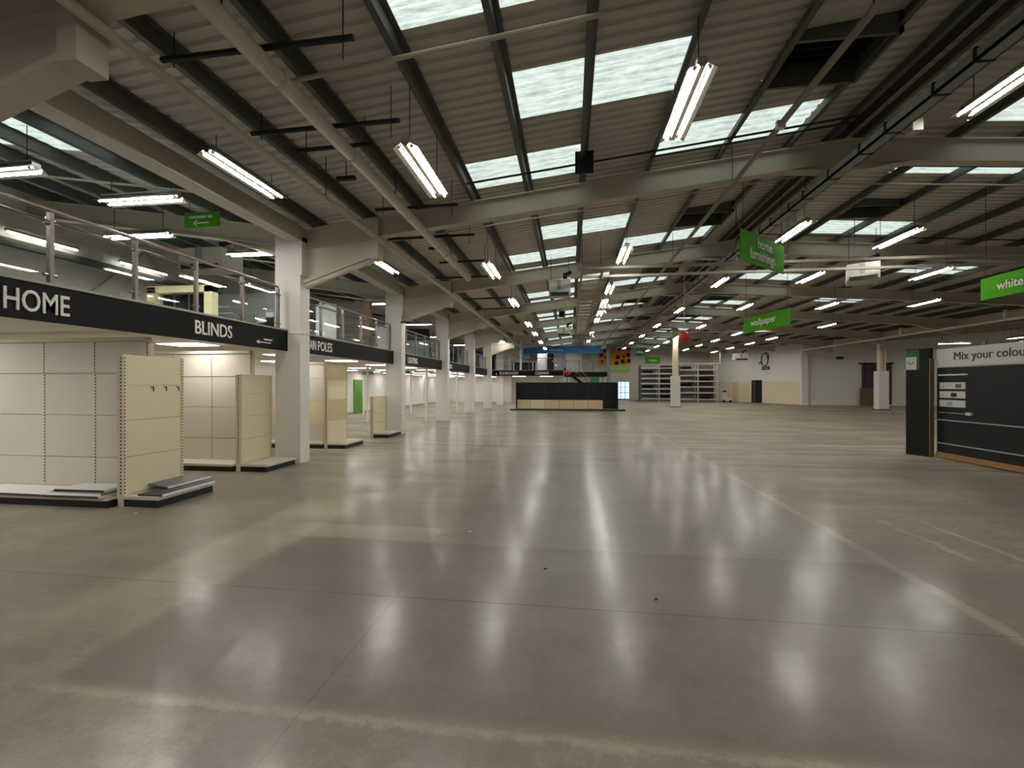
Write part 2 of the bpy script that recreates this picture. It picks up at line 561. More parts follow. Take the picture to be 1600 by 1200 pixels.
# valley gutter beams
k = B().box(-6.28, -5.95, YN, YF, 4.98, 5.0).box(-6.28, -6.24, YN, YF, 5.0, 5.3).box(-5.99, -5.95, YN, YF, 5.0, 5.3)
k.build('valley_gutter', 'steel_cream', ceil)
k = B().box(21.25, 21.75, YN, YF, 4.98, 5.02).box(21.25, 21.29, YN, YF, 5.0, 5.4).box(21.71, 21.75, YN, YF, 5.0, 5.4)
k.build('valley_gutter', 'steel_cream', ceil)

# outer walls
k = B()
n = int((YF - YN) / .25)
vs = []
for i in range(n + 1):
    y = YN + i * (YF - YN) / n
    vs += [(XL + (.02 if i % 2 else 0), y, 2.9), (XL + (.02 if i % 2 else 0), y, 6.75)]
k.add(vs, [(2 * i, 2 * i + 1, 2 * i + 3, 2 * i + 2) for i in range(n)])
k.box(XL - .1, XL - .05, YN, YF, 0, 6.7)
wl = struct(k.build('wall_left', 'sheet_wall'), 'pale metal-clad outer wall above the mezzanine')
for z in (4.0, 5.2):
    bx(XL + .03, XL + .17, YN, YF, z - .09, z + .09).build('wall_rail', 'purlin', wl)
for y in range(0, 50, 6):
    y0 = 3.4 + y
    for a, b in (((XL + .1, y0, 3.0), (XL + .1, y0 + 3, 6.0)), ((XL + .1, y0 + 6, 3.0), (XL + .1, y0 + 3, 6.0))):
        B().tube(a, b, .035, 8).build('wall_brace', 'steel_grey', wl)
struct(bx(-13.3, -13.2, YN, 46, 0, 2.6).build('wall_left_lower', 'white_wall'), 'white wall at the back of the space under the mezzanine')
struct(bx(XL, XE, YN - .2, YN, 0, 6.8).build('wall_near', 'white_wall'))
struct(bx(XE, XE + .2, YN, 41, 0, 7.2).build('wall_right', 'white_wall'), 'white wall closing off the right-hand bay')
wf = struct(bx(XL, 18.0, YF, YF + .2, 0, 6.8).build('wall_far', 'sheet_wall'), 'grey far end wall behind the racking')

def wall_between(name, p, q, h, t, material, label=None, dado=None):
    p, q = Vector((*p, 0)), Vector((*q, 0))
    L = (q - p).length
    a = math.atan2(q.y - p.y, q.x - p.x)
    M = Matrix.Translation(p) @ Matrix.Rotation(a, 4, 'Z')
    w = struct(bx(0, L, 0, t, 0, h).xf(M).build(name, material), label)
    return w, M, L
wr, MW, LW = wall_between('wall_right_back', (16.1, 54.0), (20.67, 42.3), 6.3, .2, 'white_wall', 'white painted wall with a cream lower half and a dark doorway')
bx(0, LW, -.03, 0, 0, 2.15).xf(MW).build('cream_lining', 'cream_wall', wr)
wq, MQ, LQ = wall_between('wall_right_recess', (20.67, 42.3), (36.2, 40.4), 6.8, .2, 'white_wall', 'white wall of the right-hand bay behind the paint booth')
bx(-.35, .15, -.35, .05, 0, 5.6).xf(MQ).build('wall_pier', 'white_wall', wq)
# doorway, closed door and lettered emblem on the right-hand back wall
d1 = struct(thing('door_1', tuple(MW @ Vector((7.1, 0, 0)))), 'dark open doorway in the cream part of the right-hand wall')
B().box(6.43, 6.55, -.06, -.031, 0, 2.27).box(7.64, 7.76, -.06, -.031, 0, 2.27).box(6.43, 7.76, -.06, -.031, 2.15, 2.27).xf(MW).build('door_frame', 'black', d1)
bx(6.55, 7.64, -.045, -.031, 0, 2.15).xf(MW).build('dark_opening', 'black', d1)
bx(6.62, 6.95, -.07, -.046, 0, 2.1).xf(MW).build('door_leaf', 'curtain', d1)
d2 = struct(bx(3.75, 4.6, -.05, -.031, 0, 2.1).xf(MW).build('door_2', 'plywood'), 'plain tan door in the cream part of the right-hand wall')
em = thing('wall_emblem', tuple(MW @ Vector((8.1, 0, 3.2))), 'dark outline emblem with a nameplate below, high on the white right-hand wall', 'emblem')
k = B()
ring = []
for i in range(29):
    t = 2 * math.pi * i / 28
    ring.append(MW @ Vector((8.1 + .42 * math.cos(t), -.06, 4.28 + .62 * math.sin(t))))
k.path(ring, .045, 6)
k.build('outline', 'letter_dark', em)
B().path([MW @ Vector((8.3 + .32 * math.cos(t), -.06, 4.55 + .4 * math.sin(t))) for t in [R(a) for a in range(-40, 130, 17)]], .035, 6).build('handle', 'letter_dark', em)
B().path([MW @ Vector(p) for p in ((7.72, -.06, 4.05), (7.45, -.06, 3.95))], .07, 6).build('spout', 'letter_dark', em)
B().box(7.78, 8.72, -.08, -.031, 3.28, 3.6).xf(MW).build('nameplate', 'letter_dark', em)
bx(7.95, 8.55, -.09, -.081, 3.4, 3.47).xf(MW).build('nameplate_print', 'print_pale', em)

cu = thing('strip_curtain', tuple(MQ @ Vector((5.4, 0, 0))), 'purple-grey strip curtain hung over the opening behind the right-hand column', 'curtain')
for i in range(9):
    x = 4.3 + i * .245
    bx(x, x + .215, -.1 - .02 * (i % 2), -.075 - .02 * (i % 2), .1, 3.55).xf(MQ).build('strip', 'curtain', cu)
bx(4.1, 6.6, -.16, -.03, 3.55, 3.68).xf(MQ).build('curtain_rail', 'black', cu)
tag(bx(4.07, 5.42, -.34, -.28, 0.0, 1.5).xf(MQ).build('brown_board', 'wood_dark'), 'brown wooden board leaning before the purple-grey strip curtain', 'board')
ex = thing('exit_sign', tuple(MQ @ Vector((2.68, -.05, 4.0))), 'small dark green exit sign high on the white recess wall', 'sign')
bx(2.4, 2.95, -.06, -.005, 4.0, 4.25).xf(MQ).build('sign_plate', 'green_dark', ex)

# ---------------------------------------------------------------- mezzanine
FX = -6.3
mz = struct(B().box(XL + .05, FX - .02, YN, 46, 2.66, 2.95).box(FX - .02, -.55, 36.05, 46, 2.66, 2.95).build('floor_mezzanine', 'partition_grey'), 'mezzanine floor slab along the left side')
struct(B().box(-13.2, FX - .03, YN, 46, 2.60, 2.655).box(FX - .03, -.58, 36.08, 46, 2.60, 2.655).build('ceiling_lower', 'white_ceiling'), 'white flat ceiling under the mezzanine')
struct(bx(XL, .0, 46, 46.15, 0, 2.6).build('wall_under_mezzanine', 'white_wall'), 'white end wall under the mezzanine')
for x0, x1, y in ((-13.2, -6.5, 46), ):
    struct(bx(-13.2, -13.17, YN, 45.9, 0, .12).build('baseboard_left', 'partition_grey'))

COLY = [9.19 + 6 * n for n in range(-1, 7)]
def clad_column(i, y, label, nocollar=False):
    t = thing('clad_column', (-6.31, y + .2, 0), label, 'column', 'white clad columns along the mezzanine edge')
    x0, x1, y1 = -6.61, -6.0, y + .36
    bx(x0, x1 - .12, y, y1, 0, 5.3).build('shaft', 'white_paint', t)
    k = bx(x1 - .12, x1, y, y1, 0, 4.22)
    k.build('side_casing', 'white_paint', t)
    bx(x1 - .12, x1 + .05, y - .02, y1 + .02, 4.22, 5.08).build('head_casing', 'white_paint', t)
    bx(x0 - .01, x1 + .01, y - .01, y1 + .01, 2.9, 2.91).build('joint_band', 'partition_grey', t)
    bx(-6.5, -6.42, y + .1, y + .26, 5.3, 5.45).build('steel_stub', 'steel_cream', t)
    return t
names = ['nearest, on the frame behind the camera'] + [ORD[j] for j in range(7)]
for i, y in enumerate(COLY):
    if i == 0: continue
    c = clad_column(i, y, f'white boxed-in column, {ORD[i-1]} from the front in the row under the mezzanine edge')

# black fascia boards with lettering, one length between each pair of columns
def fascia(y0, y1, label, words):
    t = thing('fascia_sign', (FX, (y0 + y1) / 2, 2.52), label, 'sign', 'black department fascia boards along the mezzanine')
    bx(FX - .03, FX, y0, y1, 2.52, 2.965).build('board', 'black_board', t)
    bx(FX - .12, FX + .015, y0, y1, 2.967, 3.0).build('capping', 'pipe_grey', t)
    for w, y, z, sz, wd in words:
        text(w, (FX + .008, y, z), sz, R(90), 'letter_white', t, 1.0, .006, .003, width=wd)
    return t
fascia(YN, COLY[1] - .002, 'black fascia board lettered HOME and BLINDS left of the first white column',
       [('HOME', 4.14, 2.62, .36, .66), ('BLINDS', 6.69, 2.63, .33, .82)])
t = fascia(COLY[1] + .362, COLY[2] - .002, 'black fascia board lettered CURTAIN POLES behind the first white column',
       [('CURTAIN', 9.58, 2.63, .33, .71), ('POLES', 10.36, 2.63, .33, .67)])
fascia(COLY[2] + .362, COLY[3] - .002, 'black fascia board lettered LIGHTING after the second white column', [('LIGHTING', 16.58, 2.63, .33, 1.1)])
fascia(COLY[3] + .362, COLY[4] - .002, 'black fascia board lettered BEDDING after the third white column', [('BEDDING', 22.0, 2.63, .33, 1.1)])
fascia(COLY[4] + .362, COLY[5] - .002, 'black fascia board lettered RUGS after the fourth white column', [('RUGS', 28.2, 2.63, .33, .8)])
fascia(COLY[5] + .362, 35.97, 'short black fascia board after the fifth white column', [])
t = thing('fascia_sign', (-3.4, 36, 2.5), 'black fascia board lettered IRONMONGERY and CLEANING facing down the hall', 'sign', 'black department fascia boards along the mezzanine')
bx(FX, -.55, 36.0, 36.03, 2.52, 2.965).build('board', 'black_board', t)
bx(FX, -.55, 35.98, 36.1, 2.967, 3.0).build('capping', 'pipe_grey', t)
text('IRONMONGERY', (-5.8, 35.99, 2.63), .33, 0, 'letter_white', t, 1, .006, .004, width=1.6)
text('CLEANING', (-2.84, 35.99, 2.63), .33, 0, 'letter_white', t, 1, .006, .004, width=1.1)
B().ball((-6.05, 35.98, 2.68), .07, 8, 6).build('small_logo', 'letter_white', t)
# small arrow mark at the end of the BLINDS board
ar = [o for o in bpy.data.objects if o.name == 'fascia_sign'][0]
k = B().box(FX, FX + .006, 8.25, 8.62, 2.63, 2.65)
k.prism([(8.17, 2.64), (8.27, 2.60), (8.27, 2.68)], 'x', FX, FX + .006)
k.box(FX, FX + .006, 8.4, 8.66, 2.69, 2.72)
k.build('arrow_mark', 'letter_white', ar)

# glass balustrades on the mezzanine edge
def balustrade(y0, y1, label, n):
    t = thing('glass_balustrade', (-6.42, (y0 + y1) / 2, 3.001), label, 'balustrade', 'glass balustrades along the mezzanine edge')
    st = (y1 - y0) / n
    for i in range(n + 1):
        y = y0 + i * st
        k = bx(-6.45, -6.39, y - .022, y + .022, 3.001, 3.9)
        for z in (3.12, 3.76):
            k.tube((-6.42, y - .07, z), (-6.42, y + .07, z), .022, 8)
        k.build('post', 'steel_post', t)
    for i in range(n):
        bx(-6.427, -6.413, y0 + i * st + .05, y0 + (i + 1) * st - .05, 3.03, 3.84).build('glass_pane', 'glass', t)
    B().tube((-6.42, y0, 3.93), (-6.42, y1, 3.93), .026, 12).build('top_rail', 'rail', t)
    B().tube((-6.56, y0, 3.83), (-6.56, y1, 3.83), .018, 8).build('hand_rail', 'rail', t)
    return t
balustrade(1.46, 9.02, 'glass balustrade above the HOME and BLINDS lettering', 7)
for j in range(1, 5):
    balustrade(COLY[j] + .42, COLY[j + 1] - .05, f'glass balustrade between the {ORD[j-1]} and {ORD[j]} white columns', 5)
t = thing('glass_balustrade', (-3.4, 36.1, 2.95), 'glass balustrade above the IRONMONGERY and CLEANING lettering', 'balustrade', 'glass balustrades along the mezzanine edge')
for i in range(5):
    bx(-6.2 + i * 1.4, -6.14 + i * 1.4, 36.11, 36.17, 2.95, 3.95).build('post', 'steel_post', t)
for i in range(4):
    bx(-6.1 + i * 1.4, -4.85 + i * 1.4, 36.13, 36.145, 3.03, 3.85).build('glass_pane', 'glass', t)
B().tube((-6.2, 36.14, 3.97), (-.6, 36.14, 3.97), .03, 10).build('top_rail', 'rail', t)

# stair and landing beyond the mezzanine return
st = thing('staircase', (.6, 36.5, 0), 'dark-sided staircase descending to the right from the mezzanine corner', 'staircase')
k = B().prism([(-.5, 2.95), (3.1, .0), (3.1, .32), (-.5, 3.0 + .2)], 'y', 36.3, 36.36)
k.build('stringer', 'black_board', st)
B().prism([(-.5, 2.95), (3.1, .0), (3.1, .32), (-.5, 3.2)], 'y', 37.5, 37.56).build('stringer', 'black_board', st)
for i in range(15):
    x = -.4 + i * .235
    z = 2.95 - i * .193
    bx(x, x + .27, 36.36, 37.5, z - .04, z).build('tread', 'partition_grey', st)
B().path([(-.5, 36.33, 3.95), (3.1, 36.33, 1.1)], .025).path([(-.5, 36.33, 3.6), (3.1, 36.33, .75)], .015).build('hand_rail', 'rail', st)
for i in range(5):
    x = -.4 + i * .85
    z = 2.95 - (x + .5) * .82
    B().tube((x, 36.33, z), (x, 36.33, z + 1.0), .02, 8).build('post', 'steel_post', st)
ld = thing('landing_bridge', (1.2, 42, 2.5), 'dark landing with a glass rail beside the staircase, right of the mezzanine', 'landing')
bx(-.5, 3.3, 40.3, 44, 2.55, 2.95).build('deck', 'black_board', ld)
for x in (-.3, 3.1):
    bx(x - .06, x + .06, 42.8, 42.92, 0, 2.55).build('support_post', 'steel_grey', ld)

lr = thing('glass_balustrade', (1.4, 40.36, 2.951), 'glass balustrade on the dark landing beside the staircase', 'balustrade', 'glass balustrades along the mezzanine edge')
bx(-.4, 3.2, 40.35, 40.37, 3.0, 3.9).build('glass_pane', 'glass', lr)
for x in (-.4, .8, 2.0, 3.2):
    bx(x - .03, x + .03, 40.33, 40.39, 2.951, 4.0).build('post', 'steel_post', lr)
B().tube((-.4, 40.36, 4.0), (3.2, 40.36, 4.0), .03).build('top_rail', 'rail', lr)

# wall units on the far part of the mezzanine
def solid(name, b, m, label, cat, group=None):
    return tag(b.build(name, m), label, cat, group)
solid('blue_banner', bx(-5.9, 2.75, 39.95, 40.05, 4.62, 5.28), 'blue', 'long blue banner running along the far mezzanine above the showroom units', 'banner')
bn = [o for o in bpy.data.objects if o.name == 'blue_banner'][0]
text('bathrooms', (-1.9, 39.94, 4.85), .28, 0, 'letter_white', bn, 1, width=1.25)
solid('blue_banner', bx(-9.5, -6.35, 40.9, 41.0, 4.4, 4.93), 'blue', 'short blue banner piece left of the column row on the far mezzanine', 'banner')
up = [('tall_panel', -3.3, -2.35, 'partition_white', 'white tall showroom panel at the middle of the far mezzanine', 4.95),
      ('tall_panel', -2.3, -1.65, 'gondola_black', 'black tall showroom panel right of the white one on the far mezzanine', 4.95),
      ('tall_panel', -1.6, -.5, 'partition_grey', 'light grey showroom panel right of the black one on the far mezzanine', 5.0),
      ('tall_panel', -.45, 1.2, 'cream_panel', 'cream showroom panel at the right end of the far mezzanine', 5.0),
      ('tall_panel', -8.1, -7.5, 'gondola_black', 'black pillar-like panel at the left of the far mezzanine', 5.0),
      ('low_panel', -7.4, -6.3, 'cream_panel', 'pale low showroom panel beside the black pillar-like panel', 4.3),
      ('low_panel', -9.4, -8.15, 'partition_white', 'white low showroom panel at the far left mezzanine corner', 4.4)]
for nm, x0, x1, m_, lb, h in up:
    o = solid(nm, bx(x0 * .915, x1 * .915, 41.1, 41.25, 2.95, h - .1), m_, lb, 'panel')
    bx(x0 * .915, x1 * .915, 41.08, 41.1, h - .15, h - .1).build('top_trim', 'partition_grey', o)
fr = thing('showroom_frame', (-4.6, 44, 2.95), 'dark open-fronted showroom display framed in pale posts on the far mezzanine', 'display')
bx(-5.4, -3.2, 40.5, 40.6, 2.95, 3.95).build('back', 'black_board', fr)
for x in (-5.5, -5.22, -3.45, -3.15):
    bx(x, x + .11, 40.2, 40.49, 2.95, 3.85).build('post', 'cream_panel', fr)
bx(-5.55, -3.0, 40.15, 40.49, 3.85, 3.95).build('lintel', 'partition_grey', fr)
solid('steel_post', bx(-4.4, -4.25, 38.6, 38.75, 2.95, zs(-4.3) - .1), 'partition_white', 'white steel post standing on the far mezzanine', 'post')

# things on the near mezzanine
cb = thing('display_cabinet', (-10.2, 10.5, 2.95), 'cream-framed dark glass display cabinet on the mezzanine behind BLINDS', 'cabinet')
k = B().box(-11.2, -10.95, 10.4, 10.62, 2.95, 4.36).box(-9.5, -9.28, 10.4, 10.62, 2.95, 4.36).box(-11.2, -9.28, 10.4, 10.62, 4.2, 4.38)
k.build('frame', 'yellow_cream', cb)
bx(-10.95, -9.5, 10.64, 10.75, 2.95, 4.2).build('dark_back', 'black_board', cb)
for x in (-10.5, -10.06):
    bx(x, x + .03, 10.5, 10.53, 2.95, 4.2).build('mullion', 'steel_post', cb)
bx(-10.95, -9.5, 10.55, 10.56, 2.95, 4.2).build('glass_pane', 'glass', cb)
pt = thing('showroom_partition', (-10.4, 12.8, 2.95), 'grey partition with stepped white lower part beside the cream-framed cabinet', 'partition')
bx(-11.3, -9.1, 12.6, 12.75, 2.95, 4.62).build('grey_board', 'partition_grey', pt)
for i in range(5):
    bx(-10.55 + .3 * i, -9.1, 12.57, 12.6, 2.95 + .13 * (0), 3.35 + .17 * i if i < 4 else 4.0).build('white_step', 'partition_white', pt)
for i in range(3):
    bx(-11.1, -10.6 + .1 * i, 12.58, 12.6, 4.2 - .2 * i, 4.24 - .2 * i).build('pale_slat', 'partition_white', pt)
pt = thing('showroom_partition', (-9.7, 15, 2.95), 'white partition with a brick-papered end on the mezzanine left of the first column', 'partition')
bx(-11.4, -10.55, 14.6, 14.8, 2.95, 4.75).build('white_board', 'partition_white', pt)
bx(-10.54, -9.6, 14.62, 14.8, 2.95, 4.75).build('brick_paper', 'brick_dark', pt)
bx(-10.3, -9.9, 14.5, 14.61, 3.0, 3.7).build('dark_fireplace', 'black_board', pt)
pt = thing('showroom_partition', (-7.8, 14, 2.95), 'dark brick-papered partition seen through the glass between first and second columns', 'partition')
bx(-8.75, -8.0, 14.3, 14.42, 2.95, 4.55).build('pale_board', 'partition_white', pt)
bx(-7.99, -7.0, 14.3, 14.42, 2.95, 4.58).build('brick_paper', 'brick_dark', pt)
for i in range(7):
    bx(-7.98, -7.01, 14.29, 14.3, 3.05 + .21 * i, 3.06 + .21 * i).build('slat_line', 'partition_grey', pt)
bx(-6.98, -6.75, 14.2, 14.42, 2.95, 4.6).build('end_post', 'wood_dark', pt)
pt = thing('showroom_partition', (-7.6, 21, 2.95), 'white and black partition seen through the glass between second and third columns', 'partition')
bx(-9.3, -7.9, 20.4, 20.5, 2.95, 4.6).build('white_board', 'partition_white', pt)
bx(-7.89, -6.7, 20.4, 20.5, 2.95, 3.9).build('grey_board', 'partition_grey', pt)
bx(-7.89, -6.7, 20.38, 20.5, 3.9, 4.45).build('black_board', 'black_board', pt)

# heater boxes
def heater(name, loc, sx, sy, sz, label, drop, flue=None, rz=0):
    t = thing(name, loc, label, 'heater', 'white hanging heater boxes')
    x, y, z = loc
    bx(x - sx / 2, x + sx / 2, y - sy / 2, y + sy / 2, z, z + sz).build('casing', 'heater', t)
    bx(x - sx * .42, x + sx * .42, y - sy / 2 - .03, y - sy / 2, z - .03, z + sz * .18).build('louvre', 'dark_metal', t)
    B().tube((x + sx * .25, y, z + sz), (x + sx * .25, y, z + sz + .25), .07).tube((x + sx * .25, y, z + sz + .2), (x + sx * .5, y + .1, z + sz + .3), .06).build('flue', 'dark_metal', t)
    bx(x - sx * .1, x + sx * .05, y - sy / 2 - .02, y - sy / 2, z + sz * .35, z + sz * .95).build('gas_valve', 'partition_grey', t)
    for s in (-1, 1):
        B().tube((x + s * sx * .42, y, z + sz), (x + s * sx * .42, y, drop), .008, 6).build('hanger_rod', 'dark_metal', t)
    if rz:
        t.rotation_euler.z = rz
    return t
heater('unit_heater', (-.33, 14.3, 4.6), .68, .6, .50, 'white heater box hanging mid-hall below the second rafter', 5.9)
heater('unit_heater', (-.35, 26.0, 4.65), .8, .6, .45, 'smaller-looking white heater box hanging farther down the middle of the hall', 5.9)
heater('unit_heater', (8.5, 14.2, 4.78), .75, 1.0, .46, 'white heater box hanging on the right between two strip lights', 6.3, rz=R(-28))
heater('unit_heater', (-10.0, 11.2, 4.95), 1.3, .8, .55, 'cream heater box hanging over the mezzanine above the cabinet', 5.9)
heater('unit_heater', (16.2, 45.0, 4.2), 1.2, .8, .6, 'white heater box by the far right wall', 5.8)

# ---------------------------------------------------------------- strip lights
def lamp_proto():
    t = thing('strip_light', (0, 0, 0), 'x', 'light', 'twin-tube strip lights')
    Lh = .77
    k = B().prism([(-.06, .0), (.06, .0), (.06, .07), (-.06, .07)], 'y', -Lh, Lh)
    k.prism([(-.17, -.045), (-.165, -.055), (-.055, .012), (-.06, .022)], 'y', -Lh, Lh)
    k.prism([(.06, .022), (.055, .012), (.165, -.055), (.17, -.045)], 'y', -Lh, Lh)
    k.prism([(-.03, -.03), (.03, -.03), (.055, .012), (-.055, .012)], 'y', -Lh, Lh)
    k.build('reflector', 'lamp_reflector', t)
    bx(-.055, .055, -Lh + .02, Lh - .02, .071, .10).build('housing', 'lamp_body', t)
    for s in (-1, 1):
        B().tube((s * .085, -Lh + .03, -.035), (s * .085, Lh - .03, -.035), .016, 6).build('tube', 'tube', t)
        for e in (-1, 1):
            B().tube((s * .085, e * (Lh - .03), -.035), (s * .085, e * Lh, -.035), .021, 6).build('tube_cap', 'lamp_cap', t)
    return t
proto = lamp_proto()
first = [True]
def lamp(x, y, z, label, rz=0.0, hang=True):
    if first[0]:
        first[0] = False
        o = proto
        o.location = (x, y, z); o.rotation_euler = (0, 0, rz); o['label'] = label
    else:
        o = dup(proto, (x, y, z), rz, label)
    for c in list(o.children):
        if c.name.startswith('hanger'): bpy.data.objects.remove(c)
    if hang:
        zt = zs(x) - .21 - z
        if zt > .12:
            for e in (-1, 1):
                c = B()
                c.tube((0, e * .6, .1), (0, e * .6, zt), .006, 5)
                me = bpy.data.meshes.new('hanger')
                me.from_pydata(c.v, [], c.f); me.materials.append(MATS['dark_metal'])
                ho = bpy.data.objects.new('hanger', me); COL.objects.link(ho); ho.parent = o
    return o
rows = [
    ('in the row left of the hanging black board', -2.1, 4.85, [6.2, 11.75, 16.4, 22.3, 26.4, 31.5, 37.0, 43.0]),
    ('in the row right of the hanging black board', 1.5, 5.42, [6.05, 12.75, 17.2, 20.0, 22.8, 25.2, 31.5, 37.0, 43.0]),
    ('in the row close beside the white columns', -5.1, 5.08, [6.4, 11.7, 16.6, 22.2, 28.2, 33.5]),
    ('in the row just right of the ridge tray', 5.78, 5.78, [6.6, 12.45, 18.15, 24.6, 30.7, 37.0, 43.0, 49.0]),
    ('in the second row right of the ridge tray', 8.35, 5.55, [12.6, 16.75, 22.6, 29.8, 36.0, 40.0, 44.5, 49.5]),
    ('in the third row right of the ridge tray', 11.3, 5.3, [15.6, 21.3, 27.5, 32.0, 36.5, 41.0, 45.5, 50.0]),
    ('in the fourth row right of the ridge tray', 14.6, 5.2, [20.5, 27.5, 34.5, 38.5, 43.0, 47.5]),
]
for nm, x, z, ys in rows:
    for i, y in enumerate(ys):
        lamp(x, y, z, f'strip light, {ORD[i]} from the front {nm}')
for i, (x, y) in enumerate([(-2.1, .6), (1.5, .4), (5.78, .8), (-2.1, -5), (1.5, -5), (5.78, -5), (9.5, 2.0), (9.5, -4.5)]):
    lamp(x, y, zs(x) - .95, f'glowing twin-tube strip light behind the camera, {ORD[i]} of those', hang=True)
for i, (x, y, z) in enumerate([(24.2, 31.5, 4.45), (25.0, 26.5, 4.7), (28, 20, 5.0), (28, 10, 5.0), (16, 8, 5.0), (16, 14.5, 5.0), (30, 34, 5.0), (30, 27, 5.0), (33, 38, 5.0)]):  # the hidden right-bay lamps are added to brighten the recess wall
    lamp(x, y, z, ['strip light behind the right-hand column against the white recess wall', 'strip light above the Mix your colour sign on the right',
                   'added strip light hidden past the booth to brighten the recess wall', 'strip light in the right-hand bay nearest the camera',
                   'strip light over the right side, first past the frame edge', 'strip light over the right side, second past the frame edge', 'added strip light hidden nearest the recess wall to brighten it', 'added strip light hidden midway along the right-hand bay to brighten the recess wall', 'added strip light in the far corner of the right-hand bay, brightening the recess wall'][i], R(75) if i < 2 else 0)
mzl = [(-7.6, 6.95, 5.08, 'over the mezzanine left of the customer sign'), (-9.3, 8.45, 5.02, 'over the mezzanine below the first left rafter'),
       (-7.6, 9.9, 5.0, 'over the mezzanine just left of the first white column'), (-8.8, 5.7, 5.05, 'over the mezzanine at the left picture edge'),
       (-7.9, 16.6, 5.0, 'over the mezzanine between first and second white columns'), (-10.2, 13.6, 5.0, 'over the mezzanine in front of the white partition'),
       (-7.9, 22.5, 5.0, 'over the mezzanine between second and third white columns'), (-8.5, 28.5, 5.0, 'over the mezzanine between third and fourth white columns'),
       (-8.5, 34.5, 5.0, 'over the mezzanine past the fourth white column'), (-3.5, 40.5, 5.1, 'over the far mezzanine in front of the blue banner'),
       (-9.5, 2.0, 5.0, 'over the mezzanine outside the left edge')]
for i, (x, y, z, w) in enumerate(mzl):
    lamp(x, y, z, f'glowing strip light turned crossways {w}', R(90) if i != 5 else 0)
for i, y in enumerate([9.58, 12.25, 18.0, 24.0]):
    t = thing('wall_strip_light', (XL + .25, y, 5.36), f'slim single strip light on the outer wall rail, {ORD[i]} from the left', 'light', 'slim strip lights on the outer wall')
    bx(XL + .2, XL + .3, y - .78, y + .78, 5.425, 5.48).build('housing', 'lamp_body', t)
    B().tube((XL + .25, y - .75, 5.40), (XL + .25, y + .75, 5.40), .02, 6).build('tube', 'slim_tube', t)

# flat panels in the lower ceiling
i = 0
for y in (2.2, 5.2, 8.1, 11.2, 14.2, 17.2, 20.2, 23.2, 26.2, 29.2, 32.2, 35.2, 38.2, 41.2, 44.2):
    for x in (-7.75, -10.1, -12.3):
        if y == 5.2 and x == -7.75: continue
        t = thing('ceiling_light_panel', (x, y, 2.58), f'bright flat light panel under the mezzanine, {ORD[int((y - 2) / 3)]} row, {["nearest the columns", "middle line", "nearest the back wall"][[-7.75, -10.1, -12.3].index(x)]}', 'light', 'flat light panels under the mezzanine')
        bx(x - .46, x + .46, y - .31, y + .31, 2.585, 2.6).build('frame', 'white_paint', t)
        bx(x - .44, x + .44, y - .29, y + .29, 2.575, 2.584).build('diffuser', 'panel_light', t)
for i, (x, y) in enumerate([(-4.8, 38.2), (-2.2, 38.2), (-4.8, 41.5), (-2.2, 41.5), (-8.7, 4.2)]):  # last panel is added out of view to brighten the nearest shelving run
    t = thing('ceiling_light_panel', (x, y, 2.58), f'bright flat light panel under the far mezzanine return, {ORD[i]} of four' if i < 4 else 'added out-of-view light panel brightening the nearest shelving run', 'light', 'flat light panels under the mezzanine')
    bx(x - .62, x + .62, y - .31, y + .31, 2.585, 2.6).build('frame', 'white_paint', t)
    bx(x - .6, x + .6, y - .29, y + .29, 2.575, 2.584).build('diffuser', 'panel_light', t)

# slim white posts under the mezzanine
for x, y, w in [(-11.9, 24.3, 'farther back left of the low cream end bay'), (-9.5, 19.8, 'just left of the low cream end bay'), (-9.3, 25.0, 'in the open floor between second and third white columns'),
                (-12.0, 35.3, 'far back near the rear wall'), (-6.85, 20.5, 'close beside the third white column'), (-6.9, 26.5, 'close beside the fourth white column'),
                (-9.3, 31.5, 'between fourth and fifth white columns'), (-12.0, 30.0, 'before the rear wall past the third column')]:
    t = thing('support_post', (x, y, 0), f'slim round white support post {w}', 'post', 'slim white posts under the mezzanine')
    B().tube((x, y, .02), (x, y, 2.6), .055, 14).build('shaft', 'white_paint', t, smooth=False)
    bx(x - .14, x + .14, y - .14, y + .14, 0, .02).build('base_plate', 'partition_grey', t)
d3 = struct(bx(-13.19, -13.15, 25.6, 27.0, 0, 2.1).build('door_3', 'green_door'), 'green door in the white wall under the mezzanine')
e1 = thing('exit_sign', (-11.6, 24.2, 2.36), 'green exit sign hanging under the mezzanine near the green door', 'sign')
bx(-11.95, -11.25, 24.2, 24.23, 2.36, 2.55).build('sign_plate', 'green_mid', e1)
bx(-11.61, -11.59, 24.2, 24.22, 2.55, 2.6).build('bracket', 'partition_grey', e1)
e1 = thing('exit_sign', (-8.6, 22.0, 2.36), 'green exit sign hanging under the mezzanine before the second white column', 'sign')
bx(-8.95, -8.25, 22.0, 22.03, 2.36, 2.5).build('sign_plate', 'green_mid', e1)
bx(-8.61, -8.59, 22.0, 22.02, 2.5, 2.6).build('bracket', 'partition_grey', e1)
